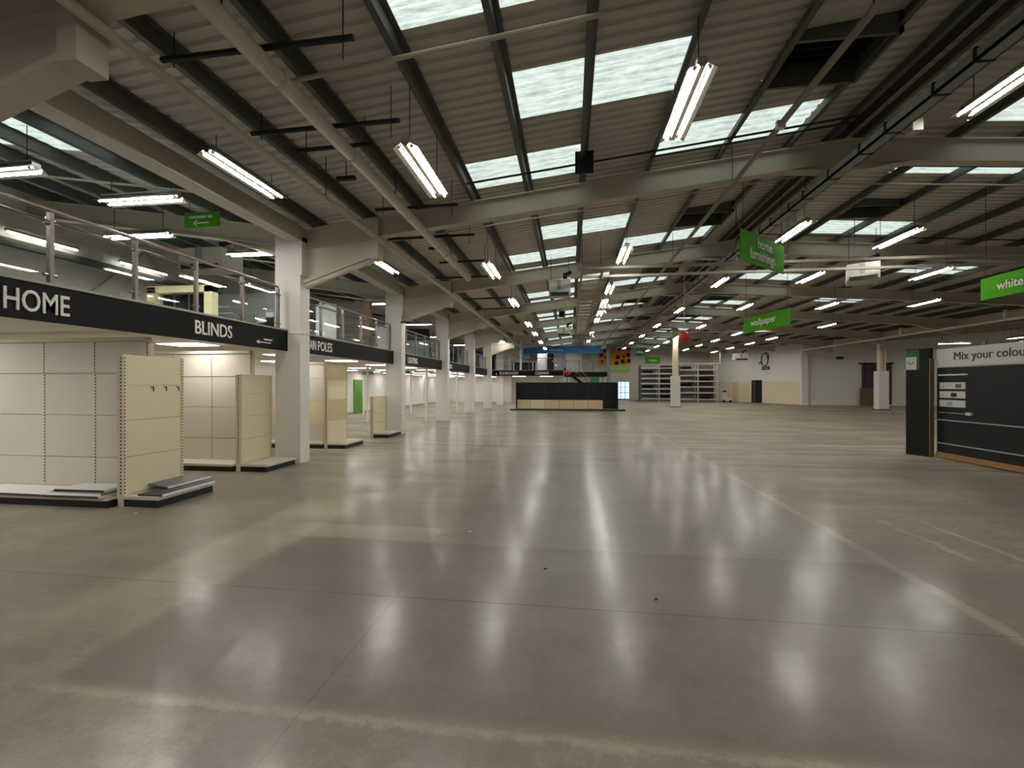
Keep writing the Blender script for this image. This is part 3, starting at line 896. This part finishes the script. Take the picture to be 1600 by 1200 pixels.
# ---------------------------------------------------------------- cream shop shelving
ROWZ = [.15, .61, 1.28, 1.94]
def slots(k, x, y, z0, z1, face):
    z = z0
    while z < z1:
        if face == 'y': k.box(x - .008, x + .008, y - .003, y, z, z + .022)
        else: k.box(x, x + .003, y - .008, y + .008, z, z + .022)
        z += .05
def gondola_run(xe, yc, nb, w, top, label, mats, base_y):
    """wall of back panels facing the camera, right end at xe"""
    x0 = xe - nb * w
    t = thing('shelving_run', ((x0 + xe) / 2, yc, 0), label, 'shelving', 'cream shelving runs under the mezzanine')
    zz = ROWZ + [top]
    for b in range(nb):
        for r in range(len(zz) - 1):
            dy = .012 if r == 3 else 0
            bx(xe - (b + 1) * w + .012, xe - b * w - .012, yc - .02 - dy, yc - .001, zz[r] + .004, zz[r + 1] - .004).build('back_panel', mats[r], t)
        bx(xe - (b + 1) * w, xe - b * w, base_y, yc - .021, .105, .15).build('base_shelf', 'cream_panel', t)
        bx(xe - (b + 1) * w + .004, xe - b * w - .004, base_y + .03, yc - .05, 0, .105).build('plinth', 'plinth', t)
    for b in range(nb + 1):
        x = xe - b * w
        u = bx(x - .02, x + .02, yc, yc + .06, 0, top).box(x - .012, x + .012, yc - .024, yc, .15, top).build('upright', 'upright', t)
        k = B(); slots(k, x, yc - .024, .2, top - .03, 'y')
        k.build('slot_row', 'slot', u)['kind'] = 'stuff'
    bx(x0, xe, yc - .08, yc + .04, top, top + .06).build('top_rail', 'cream_panel', t)
    bx(x0 + .02, xe - .02, yc + .061, yc + .075, .12, top).build('light_stop_sheet', 'tan_dark', t)  # added sheet blocking light that would leak through the panel gaps
    return t
def end_bay(xp, xo, y0, y1, top, label, mats, lean=0.0):
    t = thing('end_bay', ((xp + xo) / 2, (y0 + y1) / 2, 0), label, 'shelving', 'cream end bays facing the aisle')
    zz = [.15, .15 + (top - .15) * .27, .15 + (top - .15) * .53, .15 + (top - .15) * .78, top]
    for r in range(4):
        bx(xp, xp + .02, y0 + .045, y1 - .045, zz[r] + .003, zz[r + 1] - .003).build('back_panel', mats[r], t)
    for y in (y0 + .02, y1 - .02):
        k = B().prism([(xp - .06, 0), (xp + .03, 0), (xp + .03 , top), (xp - .06, top)], 'y', y - .022, y + .022)
        u = k.build('upright', 'upright', t)
        k = B(); slots(k, xp + .03, y, .18, top - .03, 'x')
        if y < (y0 + y1) / 2:
            z = .18
            while z < top - .03:
                k.box(xp - .02, xp + .0, y - .025, y - .022, z, z + .022); z += .05
        k.build('slot_row', 'slot', u)['kind'] = 'stuff'
    bx(xp - .075, xp - .061, y0, y1, .1, top).build('light_stop_sheet', 'tan_dark', t)  # added backing that stops light from behind showing in the seams
    bx(xp + .031, xo, y0, y1, .105, .15).build('base_shelf', 'cream_panel', t)
    bx(xp + .031, xo - .02, y0 + .01, y1 - .01, 0, .105).build('plinth', 'plinth', t)
    return t
CP = ['cream_panel'] * 4
gondola_run(-6.525, 6.1, 5, .94, 2.44, 'long cream shelving run facing the camera at the left edge', CP, 5.45)
end_bay(-6.42, -5.82, 5.58, 6.58, 2.2, 'tan panelled end bay nearest the camera, facing the aisle', ['tan_panel'] * 4)
gondola_run(-6.76, 8.65, 4, .93, 2.43, 'cream shelving run facing the camera behind the nearest end bay', CP, 8.1)
end_bay(-6.66, -6.04, 8.15, 9.1, 1.97, 'tan panelled end bay standing before the first white column', ['tan_panel'] * 4)
gondola_run(-6.78, 11.95, 3, .93, 2.36, 'narrow visible cream and tan shelving run behind the first white column', ['cream_panel', 'tan_panel', 'cream_panel', 'cream_panel'], 11.4)
end_bay(-6.68, -6.12, 11.42, 12.52, 2.4, 'tall banded tan end bay between the first and second white columns', ['tan_panel', 'tan_dark', 'tan_panel', 'tan_dark'])
end_bay(-6.56, -5.98, 14.02, 15.12, 1.37, 'low cream end bay standing before the second white column', ['tan_panel'] * 4)
# hooks left on the nearest end bay
eb = [o for o in bpy.data.objects if o.name == 'end_bay'][0]
for y in (6.02, 6.24, 6.46):
    B().path([(-6.40, y, 1.72), (-6.36, y, 1.72), (-6.36, y, 1.66)], .008, 6).build('hook', 'dark_metal', eb)
def loose(x0, x1, y0, y1, z, m_, label, rz=0, h=.03):
    o = thing('loose_shelf', ((x0 + x1) / 2, (y0 + y1) / 2, z), label, 'shelf', 'loose shelves left on the plinths')
    bx(x0, x1, y0, y1, z, z + h).build('shelf_board', m_, o)
    bx(x0, x1, y0 - .006, y0, z - .0, z + h).build('front_edge', 'shelf_edge' if m_ != 'shelf_grey' else 'shelf_white', o)
    o.rotation_euler.z = R(rz)
    return o
loose(-8.9, -7.55, 5.42, 5.9, .152, 'shelf_white', 'long white loose shelf lying on the plinth at the left edge', -1)
loose(-7.52, -6.6, 5.4, 5.85, .152, 'shelf_white', 'white loose shelf, lowest of the stack next to the nearest upright', 1)
loose(-7.48, -6.58, 5.44, 5.87, .183, 'shelf_grey', 'grey-edged loose shelf, middle of the stack next to the nearest upright', -1)
loose(-7.44, -6.62, 5.5, 5.9, .214, 'shelf_white', 'cream loose shelf, topmost of the stack next to the nearest upright', 1)
o = thing('loose_shelf', (-6.0, 6.1, .152), 'white-edged loose shelf lying on the plinth of the nearest end bay', 'shelf', 'loose shelves left on the plinths')
bx(-6.2, -5.8, 5.62, 6.56, .152, .18).build('shelf_board', 'shelf_edge', o)
bx(-5.8, -5.785, 5.62, 6.56, .15, .182).build('front_edge', 'shelf_white', o)
o = thing('loose_shelf', (-6.2, 6.3, .19), 'tilted dark loose shelf resting against the nearest end bay panel', 'shelf', 'loose shelves left on the plinths')
B().prism([(-6.38, .23), (-6.05, .190), (-6.05, .208), (-6.38, .25)], 'y', 5.95, 6.75).build('shelf_board', 'shelf_grey', o)
B().prism([(-6.05, .186), (-6.03, .186), (-6.03, .208), (-6.05, .208)], 'y', 5.95, 6.75).build('front_edge', 'shelf_white', o)

# ---------------------------------------------------------------- mid-hall black gondola
t = thing('display_gondola', (-.3, 31, 0), 'long black-backed gondola with pale lower boards, alone in the middle of the hall', 'shelving')
X0, X1, YG = -3.8, 3.25, 31.2
nb = 7
w = (X1 - X0) / nb
for b in range(nb):
    xa, xb = X0 + b * w, X0 + (b + 1) * w
    bx(xa + .02, xb - .02, YG, YG + .06, .72 if b < 6 else .12, 1.95).build('black_panel', 'gondola_black', t)
    if b < 6:
        bx(xa + .01, xb - .01, YG - .03, YG + .05, .12, .71).build('pale_board', 'plywood' if b not in (1,) else 'tan_panel', t)
for b in range(nb + 1):
    x = X0 + b * w
    bx(x - .025, x + .025, YG + .02, YG + .09, 0, 1.97).build('upright', 'dark_metal', t)
bx(X0 - .35, X1 + .45, YG - .6, YG - .05, 0, .1).build('plinth', 'plinth', t)
bx(X0, X0 + .05, YG - .3, YG + .4, .1, 1.97).build('end_panel', 'gondola_black', t)
bx(X1 - .05, X1, YG - .3, YG + .4, .1, 1.97).build('end_panel', 'gondola_black', t)

# ---------------------------------------------------------------- paint-mixing booth on the right
t = thing('paint_booth', (8.85, 10, 0), 'dark paint-mixing booth lettered Mix your colour at the right edge', 'booth')
bx(8.88, 9.6, 6.2, 12.05, .14, 2.17).build('dark_front', 'booth_blue', t)
bx(8.84, 9.6, 6.2, 12.04, 0.02, .14).build('wood_kick_board', 'wood', t)
bx(8.86, 9.0, 6.2, 12.03, 2.19, 2.62).build('header_board', 'print_pale', t)
text('Mix your colour', (8.855, 11.55, 2.34), .265, R(-90), 'letter_dark', t, 1.0, .004)
for z in (.36, .92):
    bx(8.83, 8.88, 6.2, 12.03, z - .012, z + .012).build('shelf_edge_strip', 'steel_grey', t)
MB = Matrix.Translation((8.5, 12.5, 0)) @ Matrix.Rotation(math.atan2(-.48, .21), 4, 'Z')      # pillar turned a little towards the aisle
pl = bx(0, .50, 0, .14, 0, 2.66).xf(MB).build('end_pillar', 'booth_dark', t)
bx(.501, .525, .0, .14, 0, 2.4).xf(MB).build('wood_edge', 'wood_dark', pl)
bx(.0, .30, -.008, -.001, 2.14, 2.63).xf(MB).build('green_card', 'green_dark', pl)
bx(.01, .24, -.014, -.009, 2.14, 2.46).xf(MB).build('pale_card', 'print_pale', pl)
k = B()
for i in range(9):
    a_ = R(200 + i * 17)
    k.tube(MB @ Vector((.12 + .07 * math.cos(a_), -.018, 2.36 + .07 * math.sin(a_))), MB @ Vector((.12 + .07 * math.cos(a_ + .3), -.018, 2.36 + .07 * math.sin(a_ + .3))), .008, 5)
k.build('card_mark', 'letter_dark', pl)
for i, z in enumerate((1.66, 1.45, 1.24)):
    bx(8.86, 8.879, 11.25, 11.95, z, z + .16).build('leaflet_row', 'print_pale', t)
    bx(8.855, 8.86, 11.35 + .12 * i, 11.5 + .12 * i, z + .03, z + .12).build('leaflet_print', ['wood_dark', 'black', 'partition_grey'][i], t)
bx(8.84, 8.88, 11.2, 11.96, 1.98, 2.01).build('light_strip', 'shelf_white', t)
bx(8.84, 8.88, 11.15, 11.95, 1.09, 1.105).build('thin_strip', 'steel_grey', t)
bx(8.83, 8.88, 11.08, 11.2, 1.07, 1.14).build('price_tag', 'print_pale', t)
bx(8.97, 9.02, 10.9, 10.96, 2.62, 2.72).build('top_fixing', 'wood_dark', t)

# ---------------------------------------------------------------- right-hand columns
def h_column(x, y, label, top, cl, mt='cream_wall'):
    t = thing('steel_column', (x, y, 0), label, 'column')
    k = B().box(x - .2, x - .16, y - .16, y + .16, 0, top).box(x + .16, x + .2, y - .16, y + .16, 0, top).box(x - .16, x + .16, y - .015, y + .015, 0, top)
    k.build('steel_section', mt, t)
    if cl:
        bx(x - .32, x + .32, y - .28, y + .28, 0.06, cl).build('white_casing', 'white_paint', t)
        bx(x - .38, x + .38, y - .32, y + .32, 0, .06).build('base_band', 'dark_metal', t)
    return t
h_column(8.37, 36.9, 'cream steel column with a white lower casing right of the red ball', zs(8.37) - .2, 2.5)
h_column(21.95, 34.6, 'cream steel column with a white lower casing standing left of the paint booth', zs(21.95) - .2, 2.75)
h_column(3.95, 47.2, 'grey steel column in front of the sunflower poster', 6.3, 0, 'steel_grey')

# ---------------------------------------------------------------- hanging signs
def hang_sign(p, q, z0, z1, label, words, rods=True, m_='sign_green'):
    p, q = Vector((*p, 0)), Vector((*q, 0))
    L = (q - p).length
    a = math.atan2(q.y - p.y, q.x - p.x)
    mid = (p + q) / 2
    t = thing('hanging_sign', (mid.x, mid.y, z0), label, 'sign', 'green hanging department signs')
    M = Matrix.Translation(p) @ Matrix.Rotation(a, 4, 'Z')
    bx(0, L, 0, .02, z0, z1).xf(M).build('sign_board', m_, t)
    for (wd, u, z, sz, xs) in words:
        pos = M @ Vector((u, -.006, z))
        if wd == '<-':
            k = B().box(u, u + .30, -.008, -.002, z, z + .025)
            k.prism([(u - .06, z + .012), (u + .03, z + .085), (u + .05, z + .065), (u - .02, z + .012), (u + .05, z - .04), (u + .03, z - .06)], 'y', -.008, -.002)
            k.xf(M).build('arrow', 'letter_white', t)
        else:
            text(wd, pos, sz, a, 'letter_white', t, xs, .004, .002)
    for u in (.12, L - .12):
        b_ = M @ Vector((u, .01, z1))
        B().tube(b_, (b_.x, b_.y, zs(b_.x)), .006, 5).build('wire', 'dark_metal', t)
    return t
hang_sign((-7.94, 8.2), (-7.14, 8.2), 5.02, 5.32, 'small green hanging sign with a left arrow above the mezzanine rail', [('customer wc', .12, 5.2, .105, .95), ('<-', .26, 5.09, 0, 1)])
hang_sign((3.72, 10.3), (5.28, 11.8), 4.52, 5.22, 'green hanging sign lettered home furnishings, set diagonally near the ridge', [('home', .78, 4.92, .34, .95), ('furnishings', .42, 4.64, .34, .86)])
hang_sign((6.1, 16.6), (6.57, 14.3), 3.58, 4.1, 'green hanging sign lettered wallpaper right of the red ball', [('wallpaper', .42, 3.78, .32, 1.05)])
hang_sign((9.58, 11.75), (9.52, 9.2), 3.74, 4.24, 'green hanging sign lettered white at the right picture edge', [('white', .42, 3.9, .27, 1.0)])
hang_sign((4.98, 35), (5.74, 35), 4.02, 4.66, 'dark green hanging sign at the far end, left of the lighter one', [('building', .06, 4.25, .22, .72)], m_='green_dark')
hang_sign((5.75, 35.3), (6.88, 35.3), 3.42, 3.95, 'lighter green hanging sign at the far end, before the racking', [('timber', .3, 3.6, .24, .9)])
sp = thing('hanging_board', (.26, 8.315, 5.69), 'small square black board hanging in the middle of the roof', 'board')
bx(.09, .43, 8.30, 8.33, 5.69, 6.1).build('board', 'black', sp)
B().tube((.26, 8.315, 6.1), (.26, 8.315, zs(.26) - .2), .01, 6).build('fixing', 'dark_metal', sp)
sp = thing('hanging_board', (-.4, 21.6, 5.05), 'smaller square black board hanging farther off left of the cable ladder', 'board')
bx(-.55, -.25, 21.6, 21.63, 5.05, 5.35).build('board', 'black', sp)
B().tube((-.4, 21.615, 5.35), (-.4, 21.615, 5.9), .008, 6).build('fixing', 'dark_metal', sp)

# red marker balls on rods
for (x, y, z, r, lb) in ((4.15, 16.9, 3.52, .208, 'red ball hanging on a long rod left of the wallpaper sign'), (-.2, 35.8, 2.76, .23, 'red ball at the right end of the CLEANING fascia')):
    t = thing('marker_ball', (x, y, z - r), lb, 'ball', 'red marker balls')
    B().ball((x, y, z), r).build('ball', 'red', t, smooth=True)
    k = B().tube((x, y, z + r * .9), (x, y, z + r * 1.2), .03, 8)
    if y < 30: k.tube((x, y, z + r), (x, y, zs(x) - .01), .012, 6)
    else: k.tube((x, y, z + r), (-.54, 36.015, z + .15), .012, 6)
    k.build('rod', 'pipe_white', t)

# ---------------------------------------------------------------- pipes, trays and conduits under the roof
def piece(name, bb, m_, label, cat, group=None, smooth=False):
    return tag(bb.build(name, m_, smooth=smooth), label, cat, group)
t = thing('cable_tray', (4.9, 22, 5.62), 'long grey cable tray with dark clips running just under the ridge', 'cable tray')
bx(4.8, 5.0, YN, YF - 1.2, 5.62, 5.66).box(4.8, 4.82, YN, YF - 1.2, 5.62, 5.76).box(4.98, 5.0, YN, YF - 1.2, 5.62, 5.76).build('tray', 'steel_grey', t)
y = 2.0
while y < 50:
    bx(4.79, 5.01, y, y + .04, 5.615, 5.79).build('clip', 'black', t)
    y += .62 if int(y) % 2 else .9
for y in (7.3, 11.0, 17, 23, 29):
    bx(5.06, 5.2, y, y + .16, 5.55, 5.85).build('junction_box', 'heater', t)
for y in (4, 10, 16, 22, 28, 34, 40, 46):
    B().tube((4.9, y, 5.7), (4.9, y, zs(4.9) - .1), .008, 6).build('hanger', 'dark_metal', t)
t = thing('drain_pipe', (-3.2, 8, 5.05), 'thick pale pipe hanging along the left slope and ending mid-hall', 'pipe')
B().tube((-3.2, YN, 5.14), (-3.2, 13.7, 5.14), .095, 16).build('pipe', 'pipe_white', t, smooth=True)
for y in (1.5, 4.5, 6.1, 8.4, 11.0):
    B().tube((-3.2, y, 5.14), (-3.2, y + .06, 5.14), .105, 16).build('coupling', 'pipe_white', t)
for y in (3.7, 7.8, 11.6):
    B().tube((-3.2, y, 5.2), (-3.2, y, zs(-3.2) - .1), .008, 6).build('hanger', 'dark_metal', t)
t = thing('service_pipe', (-4.1, 20, 4.85), 'long slim pale pipe running past the haunches beside the white columns', 'pipe')
B().tube((-4.1, YN, 4.9), (-4.1, 37, 4.9), .05, 12).build('pipe', 'pipe_white', t, smooth=True)
for y in (3, 7, 11, 15, 19, 23, 27, 31):
    B().tube((-4.1, y, 4.95), (-4.1, y, zs(-4.1) - .1), .007, 6).build('hanger', 'dark_metal', t)
t = thing('service_pipe', (3.1, 20, 5.5), 'brown-grey pipe running along the hall right of the middle, below the skylights', 'pipe')
B().tube((3.1, YN, 5.62), (3.1, 44, 5.62), .045, 12).build('pipe', 'pipe_grey', t, smooth=True)
bx(3.04, 3.16, 7.0, 7.06, 5.56, 5.68).build('white_band', 'shelf_white', t)
for y in (5, 9, 14, 20, 26, 32):
    B().tube((3.1, y, 5.66), (3.1, y, zs(3.1) - .1), .007, 6).build('hanger', 'dark_metal', t)
t = thing('service_pipe', (18.9, 25, 4.6), 'cream pipe running level past the head of the right-hand column', 'pipe')
B().tube((18.9, YN, 4.62), (18.9, 42, 4.62), .055, 12).build('pipe', 'pipe_white', t, smooth=True)
for y in (34.5, 28.2, 22):
    B().tube((18.9, y, 4.65), (18.9, y, 5.05), .08, 10).build('stub', 'pipe_white', t)
t = thing('service_pipe', (-7.2, 12, 5.0), 'brown pipe running above the mezzanine edge beside the white columns', 'pipe')
B().tube((-6.75, YN, 5.36), (-6.75, 37, 5.36), .05, 12).build('pipe', 'pipe_grey', t, smooth=True)
for y in (4.2, 6.6, 8.4, 12, 18):
    B().tube((-6.75, y, 5.38), (-6.75, y, zs(-6.75)), .012, 6).build('hanger', 'pipe_white', t)

def cross(xa, xb, y, dz, r, m_, label, droop=0):
    """conduit fixed below the purlins, following the slope"""
    pts = [(xa, y, zs(xa + 1e-3) - dz)]
    for br in (XV, XR):
        if xa < br < xb: pts.append((br, y, zs(br) - dz))
    pts.append((xb, y, zs(xb - 1e-3) - dz))
    piece('conduit', B().path(pts, r), m_, label, 'conduit', 'conduits crossing the roof slopes')
cross(-3.6, 5.0, 5.05, .28, .028, 'pipe_white', 'pale conduit crossing the roof slope in front of the nearest skylights')
cross(-2.0, 5.0, 8.42, .26, .02, 'dark_metal', 'dark conduit crossing below the skylights just before the first rafter')
cross(1.5, 5.0, 8.62, .26, .02, 'dark_metal', 'second dark conduit crossing below the right-hand skylights before the first rafter')
cross(-4.6, 5.0, 10.6, .30, .022, 'pipe_white', 'pale conduit crossing the slope just past the first rafter')
cross(-4.6, 5.0, 16.8, .30, .022, 'pipe_white', 'pale conduit crossing the slope just past the second rafter')
cross(-4.6, 5.0, 22.8, .30, .022, 'pipe_white', 'pale conduit crossing the slope just past the third rafter')
cross(5.5, 20, 11.0, .32, .02, 'pipe_white', 'pale conduit on the right slope just past the first rafter')
cross(5.5, 20, 17.6, .32, .02, 'pipe_white', 'pale conduit on the right slope just past the second rafter')
cross(5.5, 20, 23.4, .32, .02, 'pipe_white', 'pale conduit on the right slope just past the third rafter')
cross(5.5, 20, 10.3, .26, .018, 'dark_metal', 'dark conduit below the first skylights of the right slope')
cross(5.5, 20, 14.6, .26, .018, 'dark_metal', 'dark conduit below the second skylights of the right slope')
cross(-13, -6.3, 7.0, .42, .022, 'pipe_white', 'white conduit over the mezzanine near the left edge')
cross(-13, -6.3, 12.6, .42, .022, 'pipe_white', 'white conduit over the mezzanine left of the first white column')
cross(-13, -6.3, 18.5, .42, .022, 'pipe_white', 'white conduit over the mezzanine between first and second white columns')

# dark hanger bars under the left slope
for i, (xa, xb, y) in enumerate([(-4.42, -2.2, 4.28), (-4.46, -2.28, 5.7), (-4.1, -2.9, 6.2), (-3.9, -2.2, 8.5), (-4.4, -2.25, 10.25), (-3.75, -2.3, 12.4), (-4.4, -2.25, 14.2), (-4.4, -2.25, 17.8), (-4.4, -2.25, 20.2)]):
    t = thing('hanger_bar', ((xa + xb) / 2, y, 5.28), f'dark crosswise hanger bar under the left slope, {ORD[i]} from the front', 'bar', 'dark hanger bars under the left slope')
    B().tube((xa, y, 5.30), (xb, y, 5.32), .032, 8).build('bar', 'dark_metal', t)
    for x in (xa + .15, xb - .12):
        B().tube((x, y, 5.1 if x > -3 else 5.2), (x, y, zs(x) - .1), .007, 5).build('drop_rod', 'dark_metal', t)
for i, (x, y) in enumerate([(-4.0, 3.4), (-3.95, 7.4), (-3.9, 10.0), (-3.6, 11.5)]):
    bb = B().box(x - .17, x + .17, y - .04, y + .04, 5.4, 5.46).tube((x, y, 5.46), (x, y, zs(x)), .01, 6)
    piece('channel_bracket', bb, 'dark_metal', f'short dark channel bracket under the left slope, {ORD[i]} from the front', 'bracket')

# suspended lighting ladder
t = thing('cable_ladder', (3, 20, 4.95), 'suspended grey rectangular cable ladder hanging in the middle of the hall', 'cable ladder')
bx(.2, 14.0, 12.45, 12.53, 4.97, 5.04).build('cross_bar', 'pipe_grey', t)
bx(-.0, 14.0, 13.4, 13.48, 4.97, 5.04).build('cross_bar', 'pipe_grey', t)
bx(.8, 12.0, 28.3, 28.38, 4.97, 5.04).build('cross_bar', 'pipe_grey', t)
bx(.30, .36, 12.53, 28.3, 4.98, 5.03).build('side_rail', 'pipe_grey', t)
bx(.88, .94, 12.53, 28.3, 4.98, 5.03).build('side_rail', 'pipe_grey', t)
for i in range(18):
    y = 14.2 + i * .8
    bx(.36, .88, y, y + .04, 4.985, 5.02).build('rung', 'pipe_grey', t)
for (x, y) in ((.33, 12.5), (.91, 13.44), (4.4, 12.5), (7.3, 12.5), (.6, 20), (.6, 26), (6, 28.34)):
    B().tube((x, y, 5.03), (x, y, zs(x) - .1), .008, 6).build('hanger_wire', 'dark_metal', t)
# spotlights clustered on the ladder
for i, (x, y, z) in enumerate([(1.5, 17.8, 4.9), (1.35, 18.1, 4.75), (1.25, 25.5, 4.6), (.9, 29.0, 4.55), (1.5, 29.5, 4.5)]):
    t = thing('spotlight', (x, y, z), f'small pale swivelling spotlight on the cable ladder, {ORD[i]} from the front', 'spotlight', 'spotlights on the cable ladder')
    B().tube((x, y, z), (x + .06, y - .12, z - .16), .05, 10, .065).build('head', 'heater', t)
    B().tube((x, y, z), (x, y, 5.0), .012, 6).build('arm', 'pipe_grey', t)
wt = thing('wire_basket', (-5.85, 15.4, 4.0), 'tangle of wire frame hung on the second white column', 'wire frame')
k = B()
for i in range(4):
    a = (-5.96 + .02 * i, 15.1 - .04 * i, 4.02)
    k.path([a, (-5.9, 15.15, 4.5 - .06 * i), (-5.7 + .05 * i, 15.15, 4.04), a], .008, 5)
k.build('frame', 'steel_grey', wt)
bx(-6.0, -5.62, 15.08, 15.18, 3.98, 4.02).build('tray', 'dark_metal', wt)

# ---------------------------------------------------------------- far end: racking, poster, window, cleaning machine
def rack_unit(x, y, n, label, shelves, back):
    t = thing('pallet_rack', (x, y, 0), label, 'rack', 'grey racks at the far end')
    for i in range(n + 1):
        for dy in (0, 1.0):
            bx(x + i * 1.9 - .05, x + i * 1.9 + .05, y + dy, y + dy + .1, 0, 3.9).build('rack_post', 'rack_blue' if i == 0 else 'rack', t)
    for i in range(n):
        bx(x + i * 1.9 + .06, x + (i + 1) * 1.9 - .06, y + 1.11, y + 1.14, .1, 3.85).build('back_sheet', 'wood_dark' if i else 'partition_grey', t)
        for s, z in enumerate(shelves):
            bx(x + i * 1.9 + .05, x + (i + 1) * 1.9 - .05, y - .02, y + .08, z, z + .13).build('rack_beam', 'rack', t)
            bx(x + i * 1.9 + .05, x + (i + 1) * 1.9 - .05, y + .1, y + 1.0, z + .06, z + .08).build('deck', 'rack' if (s + i) % 2 else 'cardboard', t)
            if (s * 7 + i * 3) % 3 != 1:
                bx(x + i * 1.9 + .3, x + i * 1.9 + 1.3, y + .3, y + .9, z + .081, z + .22 + .1 * ((s + i) % 3)).build('stored_box', ['cardboard', 'black_board', 'rack_blue'][(s * 2 + i) % 3], t)
    return t
rack_unit(7.4, 48.2, 2, 'grey pallet rack at the far end, left of the cream column', [.25, .8, 1.3, 1.85, 2.4, 2.9, 3.5], 0)
rack_unit(11.35, 48.3, 2, 'grey pallet rack at the far end, right of the cream column', [.2, .9, 1.5, 2.1, 2.7, 3.3], 0)
t = thing('sunflower_poster', (5.0, 53.5, 3.0), 'large orange sunflower poster with a green garden centre band at the far end', 'poster')
bx(3.4, 7.1, 53.9, 53.99, 4.2, 6.3).build('orange_print', 'orange', t)
for (x, z, r) in [(3.7, 5.35, .22), (4.15, 5.85, .2), (4.3, 5.1, .22), (3.8, 4.65, .16), (4.45, 4.55, .17), (5.65, 5.1, .24), (6.3, 5.15, .17), (6.85, 5.35, .25), (5.5, 4.4, .24), (6.2, 4.6, .25), (6.9, 4.65, .25), (5.8, 6.0, .2), (6.9, 6.1, .2)]:
    B().tube((x, 53.88, z), (x, 53.899, z), r, 14).build('flower_head', 'seed_brown', t)
bx(4.1, 7.1, 53.9, 53.99, 3.3, 4.19).build('green_band', 'lime', t)
text('garden centre', (4.2, 53.885, 3.6), .42, 0, 'letter_white', t, 1.0)
w1 = struct(thing('window_1', (6.1, 53.9, .2)), 'tall bright daylight window at the far end beside the black gondola')
bx(5.5, 6.95, 53.94, 53.97, .15, 2.15).build('pane', 'daylight', w1)
for x in (5.42, 5.95, 6.45, 6.95):
    bx(x, x + .06, 53.85, 53.99, .1, 2.2).build('frame_bar', 'partition_grey', w1)
for z in (.1, .85, 1.5, 2.15):
    bx(5.42, 7.0, 53.86, 53.99, z, z + .05).build('glazing_bar', 'partition_grey', w1)
solid('green_notice', bx(1.8, 2.6, 40.4, 40.45, 1.85, 2.549), 'green_mid', 'bright green notice hanging under the landing left of the grey column', 'notice')
wb = thing('cleaning_machine', (16.0, 48.6, 0), 'small white floor-cleaning machine parked at the foot of the far right wall', 'machine')
B().prism([(15.6, .1), (16.6, .1), (16.6, .45), (16.1, .6), (15.95, 1.3), (15.65, 1.3)], 'y', 48.2, 48.9).build('body', 'heater', wb)
bx(15.65, 16.0, 48.15, 48.95, 1.05, 1.2).build('dark_handle', 'black', wb)
for x in (15.8, 16.4):
    B().tube((x, 48.15, .12), (x, 48.95, .12), .12, 12).build('wheel', 'black', wb)
fr = piece('yellow_rail', B().path([(9.0, 47.6, 3.95), (15.2, 47.6, 3.95), (15.2, 47.6, zs(15.2))], .05), 'pipe_white', 'pale pipe running level over the far racking and turning up', 'pipe')

# scraps on the floor
for i, (x, y) in enumerate([(-1.55, 5.05), (-1.2, 5.15), (-.25, 4.2), (.68, 3.72), (-5.6, 5.35), (-5.9, 5.3)]):
    bb = B().prism([(x, y), (x + .025, y + .006), (x + .03, y + .02), (x + .008, y + .024)], 'z', .001, .008)
    piece('paper_scrap', bb, 'shelf_white' if i not in (2, 3) else 'black', ['tiny white scrap on the dark floor slab, left one of the pair', 'tiny white scrap on the dark floor slab, right one of the pair', 'tiny black scrap on the floor near the middle', 'tiny black scrap on the saw-cut floor joint', 'tiny white scrap on the floor just off the nearest plinth', 'tiny white scrap on the floor before the nearest upright'][i], 'litter')
